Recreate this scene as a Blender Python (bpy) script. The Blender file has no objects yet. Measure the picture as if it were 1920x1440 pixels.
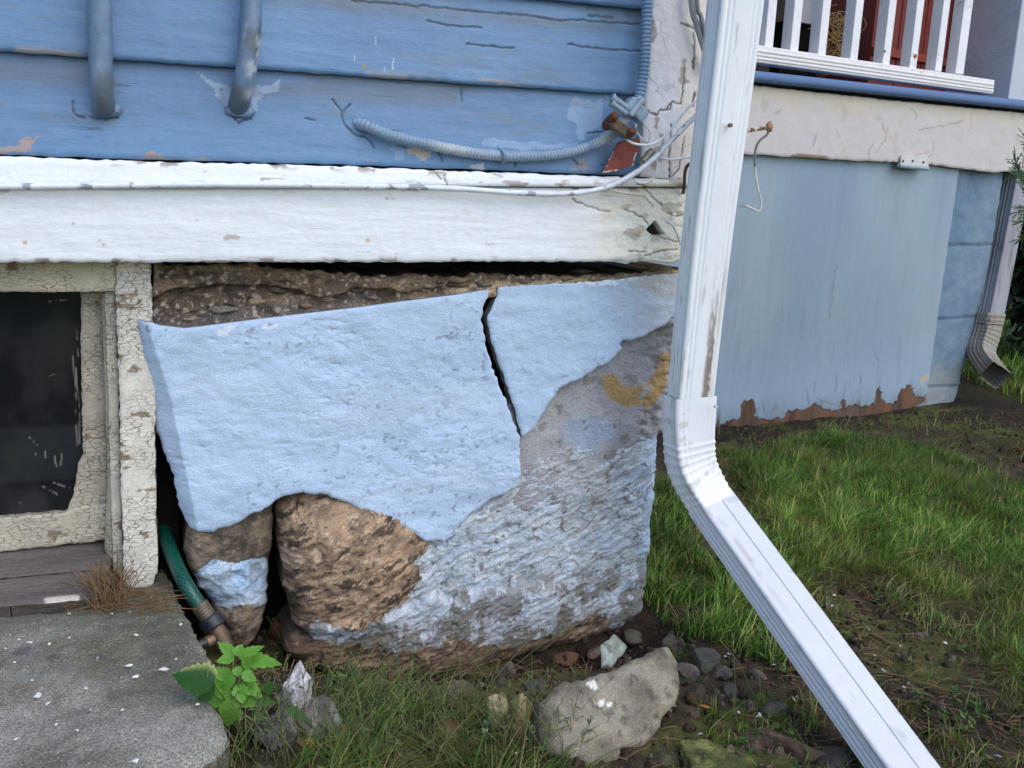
import bpy, math, random
import numpy as np
from mathutils import Matrix, Vector
random.seed(7); rng = np.random.default_rng(7)
scn = bpy.context.scene
COL = scn.collection
# ------------------------------------------------------------------ camera
F = 1750.0
XA = np.array([4840, 135, -F]); XA /= np.linalg.norm(XA)
ZA = np.array([390, 8680, F]); ZA -= XA*(XA@ZA); ZA /= np.linalg.norm(ZA)
YA = np.cross(ZA, XA)
RM = np.array([XA, YA, ZA])
CAM = np.array([0, -1.4, 0.748])
cam = bpy.data.cameras.new('camera'); camo = bpy.data.objects.new('camera', cam); COL.objects.link(camo)
cam.sensor_width = 36; cam.lens = F/1920*36; cam.clip_start = .02; cam.clip_end = 500
camo.matrix_world = Matrix.Translation(Vector(CAM)) @ Matrix(RM.tolist()).to_4x4()
scn.camera = camo
# ------------------------------------------------------------------ sky, sun, exposure
SUN_EL, SUN_AZ = math.radians(48), math.radians(152)      # azimuth clockwise from +Y: light comes from behind the camera, right
w = bpy.data.worlds.new('World'); scn.world = w; w.use_nodes = True
nt = w.node_tree; bg = nt.nodes['Background']
sk = nt.nodes.new('ShaderNodeTexSky'); sk.sky_type = 'NISHITA'; sk.sun_disc = False
sk.sun_elevation = SUN_EL; sk.sun_rotation = SUN_AZ; sk.air_density = 1.0; sk.dust_density = 1.2; sk.ozone_density = 1.0
nt.links.new(sk.outputs[0], bg.inputs[0]); bg.inputs[1].default_value = 0.15
sl = bpy.data.lights.new('sun', 'SUN'); sl.energy = 0.55; sl.angle = math.radians(60); sl.color = (1, .98, .96)
so = bpy.data.objects.new('sun', sl); COL.objects.link(so)
sd = Vector((math.sin(SUN_AZ)*math.cos(SUN_EL), math.cos(SUN_AZ)*math.cos(SUN_EL), math.sin(SUN_EL)))
so.rotation_euler = sd.to_track_quat('Z', 'Y').to_euler()
scn.view_settings.view_transform = 'Standard'; scn.view_settings.look = 'None'
scn.view_settings.exposure = 0.86; scn.view_settings.gamma = 1
# ------------------------------------------------------------------ maths helpers
def ray(px, py): return RM @ np.array([px-960, 720-py, -F])
def aty(px, py, y): d = ray(px, py); return CAM + d*(y-CAM[1])/d[1]
def atz(px, py, z=0.): d = ray(px, py); return CAM + d*(z-CAM[2])/d[2]
def atp(px, py, P0, n): d = ray(px, py); return CAM + d*((P0-CAM)@n)/(d@n)
def atd(px, py, dep): return CAM + ray(px, py)*dep/F
def lin(c):
    c = np.asarray(c, float)/255.; return np.where(c < .04045, c/12.92, ((c+.055)/1.055)**2.4)
KW = np.array([1.09, 1.03, .95])
def A(r, g, b): return np.clip(lin((r, g, b))*KW, 0, .85)          # paint colour read off the photo, divided by the daylight
def hsh(ix, iy, iz, s):
    h = (ix.astype(np.int64)*374761393 + iy.astype(np.int64)*668265263 + iz.astype(np.int64)*2147483647 + s*1274126177) & 0xffffffff
    h = ((h ^ (h >> 13))*1274126177) & 0xffffffff
    h = ((h ^ (h >> 15))*2246822519) & 0xffffffff
    return ((h ^ (h >> 16)) & 0xffffff)/float(0xffffff)
def vn(x, y, z=None, s=0):
    x = np.asarray(x, float); y = np.asarray(y, float)
    z = np.zeros_like(x) if z is None else np.asarray(z, float)
    xi, yi, zi = np.floor(x), np.floor(y), np.floor(z)
    fx, fy, fz = x-xi, y-yi, z-zi
    q = lambda t: t*t*t*(t*(t*6-15)+10)
    ux, uy, uz = q(fx), q(fy), q(fz); r = 0
    flat = not np.any(fz)
    for dz in ((0,) if flat else (0, 1)):
        wz = (uz if dz else 1-uz) if not flat else 1
        for dx in (0, 1):
            for dy in (0, 1):
                r = r + hsh(xi+dx, yi+dy, zi+dz, s)*(ux if dx else 1-ux)*(uy if dy else 1-uy)*wz
    return r*2-1
def fbm(x, y, z=None, s=0, o=4, g=.5):
    r = 0; a = 1; t = 0
    for i in range(o):
        k = 2**i; r = r + a*vn(x*k+i*17.3, y*k-i*9.1, None if z is None else z*k+i*3.7, s+i); t += a; a *= g
    return r/t*1.4
def sst(a, b, x): t = np.clip((x-a)/(b-a), 0, 1); return t*t*(3-2*t)
def inpoly(u, v, P):
    u = np.asarray(u); v = np.asarray(v); r = np.zeros(u.shape, bool); n = len(P)
    for i in range(n):
        x1, y1 = P[i]; x2, y2 = P[(i+1) % n]
        if y1 == y2: continue
        c = ((y1 > v) != (y2 > v)) & (u < (x2-x1)*(v-y1)/(y2-y1)+x1); r ^= c
    return r
def dline(u, v, P, closed=False):
    best = np.full(np.shape(u), 1e9); nx = np.zeros(np.shape(u)); ny = np.zeros(np.shape(u))
    n = len(P)
    for i in range(n if closed else n-1):
        a = P[i]; b = P[(i+1) % n]; dx, dy = b[0]-a[0], b[1]-a[1]; L = dx*dx+dy*dy+1e-12
        t = np.clip(((u-a[0])*dx+(v-a[1])*dy)/L, 0, 1)
        qx, qy = a[0]+t*dx, a[1]+t*dy; d = np.hypot(u-qx, v-qy); m = d < best
        best = np.where(m, d, best); nx = np.where(m, qx, nx); ny = np.where(m, qy, ny)
    return best, nx, ny
def ragged(P, amp, step, seed=1, closed=True, skip=None):
    """midpoint-jitter an outline so that broken edges look broken"""
    r = np.random.default_rng(seed); out = []; n = len(P)
    for i in range(n if closed else n-1):
        a = np.array(P[i], float); b = np.array(P[(i+1) % n], float); L = np.linalg.norm(b-a); k = max(1, int(L/step))
        nn = np.array([-(b-a)[1], (b-a)[0]])/(L+1e-9)
        for j in range(k):
            p = a+(b-a)*j/k
            am = amp if not (skip and skip(i)) else 0
            out.append(tuple(p + (nn*r.uniform(-am, am) if j or am else 0)))
    if not closed: out.append(tuple(P[-1]))
    return out
# ------------------------------------------------------------------ object helpers
def tag(o, label=None, cat=None, group=None, kind=None):
    if label: o['label'] = label
    if cat: o['category'] = cat
    if group: o['group'] = group
    if kind: o['kind'] = kind
    return o
def empty(name, loc, label, cat, group=None):
    o = bpy.data.objects.new(name, None); o.empty_display_size = .05; COL.objects.link(o); o.location = Vector(loc)
    return tag(o, label, cat, group)
def mk(name, V, faces, mat, parent=None, col=None, smooth=True, uv=None):
    V = np.asarray(V, float)
    me = bpy.data.meshes.new(name)
    if isinstance(faces, tuple):                       # (quads array, tris array)
        q, t = faces; q = np.asarray(q, int).reshape(-1, 4); t = np.asarray(t, int).reshape(-1, 3)
        me.vertices.add(len(V)); me.vertices.foreach_set('co', V.astype(np.float32).ravel())
        me.loops.add(q.size+t.size); me.loops.foreach_set('vertex_index', np.concatenate([q.ravel(), t.ravel()]).astype(np.int32))
        me.polygons.add(len(q)+len(t))
        me.polygons.foreach_set('loop_start', np.concatenate([np.arange(len(q))*4, q.size+np.arange(len(t))*3]).astype(np.int32))
    else:
        me.from_pydata(V.tolist(), [], [list(map(int, f)) for f in faces])
    me.update(calc_edges=True); me.validate(verbose=False)
    me.polygons.foreach_set('use_smooth', [smooth]*len(me.polygons))
    if col is not None:
        c = np.asarray(col, float)
        if c.ndim == 1: c = np.tile(c, (len(V), 1))
        if len(me.vertices) == len(V):
            at = me.color_attributes.new('Col', 'FLOAT_COLOR', 'POINT')
            at.data.foreach_set('color', np.hstack([c, np.ones((len(c), 1))]).astype(np.float32).ravel())
    if uv is not None:
        l = me.uv_layers.new(name='UVMap'); vi = np.zeros(len(me.loops), np.int32); me.loops.foreach_get('vertex_index', vi)
        l.data.foreach_set('uv', np.asarray(uv)[vi].astype(np.float32).ravel())
    me.materials.append(mat)
    o = bpy.data.objects.new(name, me); COL.objects.link(o)
    if parent is not None:
        o.parent = parent; root = Vector((0, 0, 0)); p = parent
        while p: root += p.location; p = p.parent
        o.location = -root                            # meshes are written in world metres
    return o
def frame(P0, u, v=(0, 0, 1)):
    u = np.array(u, float); u /= np.linalg.norm(u); v = np.array(v, float); v /= np.linalg.norm(v); n = np.cross(u, v)
    return (np.array(P0, float), u, v, n)
def FY(y): return frame((0, y, 0), (1, 0, 0))
def uv_of(px, py, fr):
    p = atp(px, py, fr[0], fr[3])-fr[0]; return (p@fr[1], p@fr[2])
def PX(pts, fr): return [uv_of(a, b, fr) for a, b in pts]
def relief(name, P, fr, res, disp, colf, mat, parent=None, thick=.03, side=None, round_=0.004):
    """a slab in the plane fr whose outline is P, front face finely meshed and displaced, edges with real thickness"""
    Pa = np.array(P); lo = Pa.min(0)-res; hi = Pa.max(0)+res
    nu, nv = [int(math.ceil(x)) for x in (hi-lo)/res]
    us = lo[0]+np.arange(nu+1)*res; vs = lo[1]+np.arange(nv+1)*res
    cu, cv = np.meshgrid(us[:-1]+res/2, vs[:-1]+res/2, indexing='ij'); keep = inpoly(cu, cv, P)
    U, V = np.meshgrid(us, vs, indexing='ij'); U = U.copy(); V = V.copy()
    idx = np.arange((nu+1)*(nv+1)).reshape(nu+1, nv+1)
    cnt = np.zeros((nu+1, nv+1), int)
    for a in (0, 1):
        for b in (0, 1): cnt[a:nu+a, b:nv+b] += keep
    used = cnt > 0; bd = used & (cnt < 4)
    D, QX, QY = np.full(U.shape, 1e9), U.copy(), V.copy()
    d, qx, qy = dline(U[used], V[used], P, True); D[used] = d; QX[used] = qx; QY[used] = qy
    sn = bd & (D < res*1.2); U[sn] = QX[sn]; V[sn] = QY[sn]; D[sn] = 0
    I, J = np.nonzero(keep)
    q = np.stack([idx[I, J], idx[I+1, J], idx[I+1, J+1], idx[I, J+1]], 1)
    remap = -np.ones(idx.size, int); un = np.nonzero(used.ravel())[0]; remap[un] = np.arange(len(un)); q = remap[q]
    u, v, dd = U.ravel()[un], V.ravel()[un], D.ravel()[un]
    h = disp(u, v, dd)-round_*np.exp(-dd/(round_*.6+1e-6)) if round_ else disp(u, v, dd)
    W = fr[0]+np.outer(u, fr[1])+np.outer(v, fr[2])+np.outer(h, fr[3])
    c = colf(u, v, dd)
    if np.ndim(c) == 1: c = np.tile(c, (len(u), 1))
    # rim
    e = np.concatenate([q[:, [0, 1]], q[:, [1, 2]], q[:, [2, 3]], q[:, [3, 0]]]); key = np.sort(e, 1); kk = key[:, 0]*len(u)+key[:, 1]
    _, inv, ct = np.unique(kk, return_inverse=True, return_counts=True); be = e[ct[inv] == 1]
    bv = np.unique(be); m2 = -np.ones(len(u), int); m2[bv] = np.arange(len(bv)); n0 = len(W); nb = len(bv)
    Wb = W[bv]; B2 = Wb-np.outer(np.full(nb, thick)+h[bv], fr[3])
    W = np.vstack([W, Wb, B2]); cs = c[bv] if side is None else np.tile(side, (nb, 1)); c = np.vstack([c, cs, cs])
    sq = np.stack([n0+m2[be[:, 1]], n0+m2[be[:, 0]], n0+nb+m2[be[:, 0]], n0+nb+m2[be[:, 1]]], 1)
    return mk(name, W, (np.vstack([q, sq]), np.zeros((0, 3), int)), mat, parent, c)
def mix(a, b, t): t = np.asarray(t)[..., None]; return a*(1-t)+b*t
def sweep(name, sec, path, rights, ups, mat, parent=None, colf=None, scale=None, cap=True, uvr=None):
    """closed cross-section sec (n,2) carried along path with explicit frames"""
    n = len(sec); m = len(path); sec = np.asarray(sec)
    V = np.zeros((m, n, 3))
    for i in range(m):
        s = sec if scale is None else sec*scale[i]
        V[i] = path[i]+np.outer(s[:, 0], rights[i])+np.outer(s[:, 1], ups[i])
    i, j = np.meshgrid(np.arange(m-1), np.arange(n), indexing='ij'); j2 = (j+1) % n
    q = np.stack([i*n+j, i*n+j2, (i+1)*n+j2, (i+1)*n+j], -1).reshape(-1, 4)
    V2 = V.reshape(-1, 3); T = []
    if cap:
        V2 = np.vstack([V2, V[0].mean(0), V[-1].mean(0)]); a = m*n; jj = np.arange(n)
        T = np.vstack([np.stack([(jj+1) % n, jj, np.full(n, a)], 1), np.stack([(m-1)*n+jj, (m-1)*n+(jj+1) % n, np.full(n, a+1)], 1)])
    c = None
    if colf is not None:
        I, J = np.meshgrid(np.arange(m), np.arange(n), indexing='ij'); c = colf(I.ravel(), J.ravel(), V2[:m*n])
        if cap: c = np.vstack([c, c[:1], c[-1:]])
    uv = None
    if uvr is not None:
        L = np.concatenate([[0], np.cumsum(np.linalg.norm(np.diff(np.array(path), axis=0), axis=1))])
        uv = np.stack([np.repeat(L*uvr[1], n), np.tile(np.arange(n)/n*uvr[0], m)], 1)
        if cap: uv = np.vstack([uv, [0, 0], [0, 0]])
    return mk(name, V2, (q, np.array(T, int).reshape(-1, 3)), mat, parent, c, uv=uv)
def spline(pts, step):
    P = np.array(pts, float); P = np.vstack([2*P[0]-P[1], P, 2*P[-1]-P[-2]]); out = []
    for i in range(1, len(P)-2):
        L = np.linalg.norm(P[i+1]-P[i]); k = max(2, int(L/step)); t = np.arange(k)[:, None]/k
        a, b, c, d = P[i-1], P[i], P[i+1], P[i+2]
        out.append(.5*((2*b)+(c-a)*t+(2*a-5*b+4*c-d)*t*t+(3*b-a-3*c+d)*t**3))
    return np.vstack(out+[P[-2:-1]])
def tube(name, pts, rad, mat, parent=None, n=12, step=.004, col=None, radf=None, uvr=None, flat=1.0, smooth_path=True):
    path = spline(pts, step) if smooth_path else np.array(pts, float)
    T = np.gradient(path, axis=0); T /= np.linalg.norm(T, axis=1)[:, None]
    ref = np.array([0, -1, 0.]) if abs(T[0][1]) < .9 else np.array([1., 0, 0]); R_, U_ = [], []
    r = np.cross(ref, T[0]); r /= np.linalg.norm(r)
    for t in T:
        r = r-t*(r@t); r /= np.linalg.norm(r); R_.append(r.copy()); U_.append(np.cross(t, r))
    a = np.arange(n)/n*2*math.pi; sec = np.stack([np.cos(a)*flat, np.sin(a)], 1)
    L = np.concatenate([[0], np.cumsum(np.linalg.norm(np.diff(path, axis=0), axis=1))])
    sc = np.full(len(path), rad) if radf is None else rad*radf(L, L[-1])
    cf = None if col is None else (col if callable(col) else (lambda I, J, V: np.tile(col, (len(V), 1))))
    return sweep(name, sec, path, R_, U_, mat, parent, cf, sc, uvr=uvr)
def boxv(c, s, ax=None):
    """8 corners and 6 faces of a box: centre c, size s, axes ax"""
    ax = np.eye(3) if ax is None else np.array(ax)
    V = [np.array(c)+ax[0]*x*s[0]/2+ax[1]*y*s[1]/2+ax[2]*z*s[2]/2 for x in (-1, 1) for y in (-1, 1) for z in (-1, 1)]
    return V, [(0, 1, 3, 2), (4, 6, 7, 5), (0, 4, 5, 1), (2, 3, 7, 6), (0, 2, 6, 4), (1, 5, 7, 3)]
def bevel(o, w_=.002, seg=2):
    m = o.modifiers.new('bevel', 'BEVEL'); m.width = w_; m.segments = seg; m.limit_method = 'ANGLE'; return o
def box(name, c, s, mat, parent=None, ax=None, col=None, bev=.0015):
    V, f = boxv(c, s, ax); o = mk(name, V, f, mat, parent, col, smooth=False)
    if bev: bevel(o, bev)
    return o
def ico(n=5):
    import bmesh
    bm = bmesh.new(); bmesh.ops.create_icosphere(bm, subdivisions=n, radius=1.0)
    V = np.array([v.co[:] for v in bm.verts]); Fc = np.array([[v.index for v in f.verts] for f in bm.faces]); bm.free(); return V, Fc
ICO = {k: ico(k) for k in (2, 3, 5, 6)}
def rock(name, c, size, mat, seed, col, parent=None, sub=5, planes=9, rough=.05, rz=0, sharp=14., cols=None):
    V, Fc = ICO[sub]; r = np.random.default_rng(seed); N = r.normal(size=(planes, 3)); N /= np.linalg.norm(N, axis=1)[:, None]
    dd = r.uniform(.50, .92, planes); dots = np.maximum(V@N.T, .02)
    lim = dd/dots; lim = np.hstack([lim, np.full((len(V), 1), 1.05)])
    rad = (np.sum(lim**-sharp, 1))**(-1/sharp)
    rad = rad*(1+rough*fbm(V[:, 0]*2.2, V[:, 1]*2.2, V[:, 2]*2.2, seed, 5, .55))+rough*.25*fbm(V[:, 0]*9, V[:, 1]*9, V[:, 2]*9, seed+5, 3)
    W = V*rad[:, None]*np.array(size); ca, sa = math.cos(rz), math.sin(rz)
    W = W@np.array([[ca, sa, 0], [-sa, ca, 0], [0, 0, 1]])+np.array(c)
    cc = col if cols is None else cols(V, W)
    return mk(name, W, (np.zeros((0, 4), int), Fc), mat, parent, cc)
# ------------------------------------------------------------------ materials
def material(name, rough=.7, spec=.4, noise=(40, .12), bump=(300, .15), stretch=(1, 1, 1), crackle=None, grain=None, metallic=0, base=None, coat=0, speck=None, translucent=0, grit=None):
    m = bpy.data.materials.new(name); m.use_nodes = True; t = m.node_tree; N = t.nodes; L = t.links; b = N['Principled BSDF']
    b.inputs['Roughness'].default_value = rough; b.inputs['Specular IOR Level'].default_value = spec; b.inputs['Metallic'].default_value = metallic
    if coat: b.inputs['Coat Weight'].default_value = coat; b.inputs['Coat Roughness'].default_value = .2
    tc = N.new('ShaderNodeTexCoord').outputs['Object']
    def mp(sc):
        x = N.new('ShaderNodeMapping'); L.new(tc, x.inputs[0]); x.inputs['Scale'].default_value = sc; return x.outputs[0]
    def nz(sc, s, det=5, ro=.6, dist=0):
        x = N.new('ShaderNodeTexNoise'); L.new(mp(sc), x.inputs['Vector']); x.inputs['Scale'].default_value = s; x.inputs['Detail'].default_value = det; x.inputs['Roughness'].default_value = ro; x.inputs['Distortion'].default_value = dist; return x.outputs['Fac']
    def mr(x, a, bb, c, d):
        y = N.new('ShaderNodeMapRange'); L.new(x, y.inputs[0]); y.inputs[1].default_value = a; y.inputs[2].default_value = bb; y.inputs[3].default_value = c; y.inputs[4].default_value = d; return y.outputs[0]
    def mul(a, c, op='MULTIPLY'):
        y = N.new('ShaderNodeMath'); y.operation = op
        for k, q in enumerate((a, c)):
            if isinstance(q, (int, float)): y.inputs[k].default_value = q
            else: L.new(q, y.inputs[k])
        return y.outputs[0]
    if base is None: at = N.new('ShaderNodeAttribute'); at.attribute_name = 'Col'; c = at.outputs['Color']
    else: rgb = N.new('ShaderNodeRGB'); rgb.outputs[0].default_value = (*base, 1); c = rgb.outputs[0]
    f = mr(nz(stretch, noise[0]), .3, .7, 1-noise[1], 1+noise[1])
    f = mul(f, mr(nz(stretch, noise[0]*8), .3, .7, 1-noise[1]*.6, 1+noise[1]*.6))
    if grit: f = mul(f, mr(nz((1, 1, 1), grit[0], 3, .8), .41, .59, 1-grit[1], 1+grit[1]))
    hgt = mul(nz(stretch, bump[0], 6, .65), 1.0); dark = None
    def adddark(x):
        nonlocal dark
        dark = x if dark is None else mul(dark, x, 'MAXIMUM')
    if crackle:                                     # (scale vec, width, amount, mask scale, mask threshold)
        sc, wd, am, ms, mt = crackle
        wv = N.new('ShaderNodeTexNoise'); L.new(mp((1, 1, 1)), wv.inputs['Vector']); wv.inputs['Scale'].default_value = 60; wv.inputs['Detail'].default_value = 4
        ad = N.new('ShaderNodeVectorMath'); ad.operation = 'MULTIPLY_ADD'; L.new(wv.outputs['Color'], ad.inputs[0]); ad.inputs[1].default_value = (.009,)*3; L.new(tc, ad.inputs[2])
        mm = N.new('ShaderNodeMapping'); L.new(ad.outputs[0], mm.inputs[0]); mm.inputs['Scale'].default_value = sc
        vo = N.new('ShaderNodeTexVoronoi'); vo.feature = 'DISTANCE_TO_EDGE'; L.new(mm.outputs[0], vo.inputs['Vector']); vo.inputs['Scale'].default_value = 1
        cr = mr(vo.outputs['Distance'], 0, wd, 1, 0)
        ms_ = mr(nz((1, 1, 1), ms, 3), mt-.04, mt+.06, 0, 1); adddark(mul(mul(cr, ms_), am))
    if grain:                                       # (scale vec, noise scale, threshold, amount)
        for (sc, s, th, am) in grain:
            g = mr(nz(sc, s, 3, .6, .4), th, th+.05, 0, 1)
            adddark(mul(mul(g, mr(nz((1, 1, 1), 9, 3), .45, .62, 0, 1)), am))
    v = N.new('ShaderNodeMix'); v.data_type = 'RGBA'; v.blend_type = 'MULTIPLY'; v.inputs[0].default_value = 1; L.new(c, v.inputs[6])
    cm = N.new('ShaderNodeCombineColor'); [L.new(f, cm.inputs[k]) for k in range(3)]; L.new(cm.outputs[0], v.inputs[7]); out = v.outputs[2]
    if speck:                                       # list of (scale, threshold, colour)
        for (s, th, cl) in speck:
            vo = N.new('ShaderNodeTexVoronoi'); L.new(tc, vo.inputs['Vector']); vo.inputs['Scale'].default_value = s
            g = mr(vo.outputs['Distance'], th, th*.7, 0, 1)
            sep = N.new('ShaderNodeSeparateColor'); L.new(vo.outputs['Color'], sep.inputs[0]); g = mul(g, mr(sep.outputs[0], .55, .6, 0, 1))
            x = N.new('ShaderNodeMix'); x.data_type = 'RGBA'; L.new(g, x.inputs[0]); L.new(out, x.inputs[6]); x.inputs[7].default_value = (*cl, 1); out = x.outputs[2]
    if dark is not None:
        x = N.new('ShaderNodeMix'); x.data_type = 'RGBA'; L.new(dark, x.inputs[0]); L.new(out, x.inputs[6]); x.inputs[7].default_value = (.05, .045, .04, 1); out = x.outputs[2]
        hgt = mul(hgt, mul(dark, -1.5), 'ADD')
    L.new(out, b.inputs['Base Color'])
    bp = N.new('ShaderNodeBump'); bp.inputs['Strength'].default_value = bump[1]; bp.inputs['Distance'].default_value = .003; L.new(hgt, bp.inputs['Height']); L.new(bp.outputs[0], b.inputs['Normal'])
    L.new(mr(nz(stretch, noise[0]*2), .3, .7, rough-.08, min(1, rough+.08)), b.inputs['Roughness'])
    if translucent:
        tr = N.new('ShaderNodeBsdfTranslucent'); L.new(out, tr.inputs[0]); ms2 = N.new('ShaderNodeMixShader'); ms2.inputs[0].default_value = translucent
        L.new(b.outputs[0], ms2.inputs[1]); L.new(tr.outputs[0], ms2.inputs[2]); L.new(ms2.outputs[0], N['Material Output'].inputs[0])
    return m
M = {}
M['siding'] = material('blue_siding_paint', .42, .45, (14, .06), (110, .3), (.35, 1, 1.3), grain=[((1.2, 1, 26), 7, .66, .7), ((.8, 1, 40), 12, .67, .55)], crackle=((14, 14, 45), .02, .8, 3.5, .64), grit=(260, .04))
M['white_wood'] = material('white_wood_paint', .5, .4, (12, .04), (120, .35), (.35, 1, 1.4), grain=[((1.2, 1, 30), 8, .70, .55), ((.9, 1, 44), 14, .72, .4)], grit=(260, .03))
M['peel_wood'] = material('peeling_white_paint', .55, .35, (14, .06), (110, .55), (.5, 1, .8), crackle=((26, 26, 30), .02, .7, 6, .56), grain=[((20, 1, 1), 7, .72, .4)], grit=(260, .04))
M['alligator'] = material('crackled_cream_paint', .6, .3, (25, .09), (160, .6), (1, 1, 1), crackle=((75, 75, 190), .045, .85, 9, .42), grit=(260, .06))
M['porch_paint'] = material('porch_paint', .5, .4, (10, .025), (90, .3), (1, 1, .7), grain=[((9, 9, .7), 5, .72, .35)], grit=(200, .03))
M['plaster'] = material('blue_plaster', .62, .35, (22, .03), (330, .7), (1, 1, 1.4), grain=[((1, 1, 2.6), 60, .72, .35)], speck=[(38, .035, (.13, .13, .15))], grit=(340, .05))
M['coat'] = material('rough_coat', .75, .3, (25, .12), (140, 1.0), (1, 1, 1.4), grit=(380, .16))
M['stone'] = material('field_stone', .8, .3, (40, .14), (170, .75), (.7, 1, 1.5), grit=(380, .20))
M['rubble'] = material('rubble_mortar', .9, .2, (45, .3), (160, 1.0), grit=(380, .35))
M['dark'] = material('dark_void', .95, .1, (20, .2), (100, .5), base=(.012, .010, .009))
M['metal_white'] = material('white_downspout_paint', .36, .45, (10, .03), (26, .12), (1, 1, .5), speck=[(150, .05, (.25, .22, .2))])
M['cable'] = material('painted_metal', .5, .5, (60, .12), (300, .3))
M['rust'] = material('rusty_metal', .7, .4, (90, .35), (400, .8))
M['redtag'] = material('red_painted_metal', .5, .45, (60, .15), (250, .3))
M['concrete'] = material('concrete', .9, .2, (35, .16), (260, 1.0), speck=[(160, .22, (.42, .41, .38)), (210, .2, (.09, .09, .085)), (75, .12, (.36, .36, .35))], grit=(420, .42))
M['soil'] = material('soil', .95, .15, (50, .4), (240, 1.0), speck=[(230, .2, (.16, .13, .1))], grit=(500, .5))
M['grass'] = material('grass_blades', .5, .35, (3, .12), (50, .1), translucent=.3)
M['leaf'] = material('leaf', .42, .4, (60, .15), (160, .5), translucent=.35)
M['straw'] = material('dry_straw', .7, .3, (40, .2), (200, .3))
M['brass'] = material('old_brass', .58, .5, (120, .2), (300, .3), metallic=.8)
M['rubber'] = material('black_plastic', .4, .5, (120, .2), (300, .2))
M['chip'] = material('paint_chip', .6, .3, (100, .1), (300, .4))
M['weather'] = material('weathered_grey_wood', .85, .2, (14, .22), (90, .9), (.3, 2.2, 1), grain=[((1, 16, 16), 6, .62, .6)], grit=(300, .15))
M['hedge'] = material('hedge_leaf', .6, .3, (10, .3), (100, .2))
# pane: dark glossy glass with a few smears
g = bpy.data.materials.new('window_glass'); g.use_nodes = True; b = g.node_tree.nodes['Principled BSDF']
at = g.node_tree.nodes.new('ShaderNodeAttribute'); at.attribute_name = 'Col'; g.node_tree.links.new(at.outputs['Color'], b.inputs['Base Color'])
b.inputs['Roughness'].default_value = .12; b.inputs['Specular IOR Level'].default_value = .35; M['glass'] = g
# hose: green with a woven lattice
g = bpy.data.materials.new('green_hose'); g.use_nodes = True; T_ = g.node_tree; b = T_.nodes['Principled BSDF']; b.inputs['Roughness'].default_value = .32
uvn = T_.nodes.new('ShaderNodeUVMap'); mpn = T_.nodes.new('ShaderNodeMapping'); mpn.inputs['Rotation'].default_value = (0, 0, math.radians(45)); T_.links.new(uvn.outputs[0], mpn.inputs[0])
br = T_.nodes.new('ShaderNodeTexBrick'); br.offset = 0; br.inputs['Scale'].default_value = 1; br.inputs['Mortar Size'].default_value = .13; br.inputs['Brick Width'].default_value = 1; br.inputs['Row Height'].default_value = 1
br.inputs['Color1'].default_value = (.003, .055, .036, 1); br.inputs['Color2'].default_value = (.002, .04, .028, 1); br.inputs['Mortar'].default_value = (.012, .11, .08, 1)
T_.links.new(mpn.outputs[0], br.inputs['Vector']); T_.links.new(br.outputs[0], b.inputs['Base Color']); M['hose'] = g

# ================================================================== GROUND
def gz(x, y):
    """ground height"""
    b_ = .012*fbm(x*1.7, y*1.7, None, 3, 3)+.006*fbm(x*9, y*9, None, 5, 4)
    hole = -.035*np.exp(-(((x-.62)/.16)**2+((y+.035)/.06)**2))
    trench = -.055*np.exp(-((y+.02)/.075)**2)*sst(.06, .18, x)*sst(.90, .78, x)
    return b_+hole*.4+trench+.095*sst(.36, .10, x)*sst(-.04, -.22, y)
dP_ = ray(4140, 510); dP_[2] = 0; dP_ /= np.linalg.norm(dP_); PO_ = atz(1360, 802, 0.0); nP_ = np.cross(dP_, [0, 0, 1.])
def axis(lo, hi, step, far, n):
    g1 = np.arange(lo, hi+step/2, step); k = np.arange(1, n+1); s = step*(np.cumsum(1.18**k))
    s = s[s < far]; return np.concatenate([lo-s[::-1], g1, hi+s])
gx = axis(-.5, 2.2, .008, 150, 60); gy = axis(-.75, 1.3, .008, 150, 60)
GX, GY = np.meshgrid(gx, gy, indexing='ij'); x, y = GX.ravel(), GY.ravel()
near = np.exp(-np.maximum(0, np.hypot(x-.9, y-.1)-2.5))
z = gz(x, y)*near+.004*near*fbm(x*40, y*40, None, 9, 3)
def atg(px, py, dz=0.):
    z_ = 0.
    for _ in range(5): p = atz(px, py, z_+dz); z_ = float(gz(p[0:1], p[1:2])[0])
    return atz(px, py, z_+dz)
def G2(pts): return [tuple(atg(a, b)[:2]) for a, b in pts]
LAWN = G2([(1330, 846), (1400, 832), (1500, 812), (1640, 812), (1770, 846), (1920, 900), (2150, 975), (2500, 1800), (1990, 1560), (1905, 1400), (1880, 1330), (1820, 1240), (1740, 1150), (1660, 1105), (1560, 1100), (1500, 1120), (1420, 1030)])
LAWN2 = G2([(1200, 880), (1300, 870), (1440, 1030), (1520, 1130), (1480, 1250), (1400, 1240), (1300, 1200), (1215, 1190), (1190, 1100)])
ca, cb = A(50, 43, 36)*1.0, A(76, 66, 54)
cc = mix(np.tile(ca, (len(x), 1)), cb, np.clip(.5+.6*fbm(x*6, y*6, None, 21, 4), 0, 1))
dl = dline(x, y, LAWN, True)[0]; il = inpoly(x, y, LAWN); sgn = np.where(il, dl, -dl)+.05*fbm(x*5, y*5, None, 30, 3)
cc = mix(cc, A(58, 66, 34), sst(-.03, .05, sgn)*.6)
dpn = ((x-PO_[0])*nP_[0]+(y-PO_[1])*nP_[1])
cc = mix(cc, A(40, 33, 28), sst(.42, .05, dpn+.06*fbm(x*4, y*4, None, 31, 3))*.85)  # dark soil along the panel, with the porch shade painted in
cc = mix(cc, A(44, 36, 30), np.exp(-((y+.02)/.09)**2)*sst(.06, .18, x)*sst(.95, .8, x)*.9)
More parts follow.
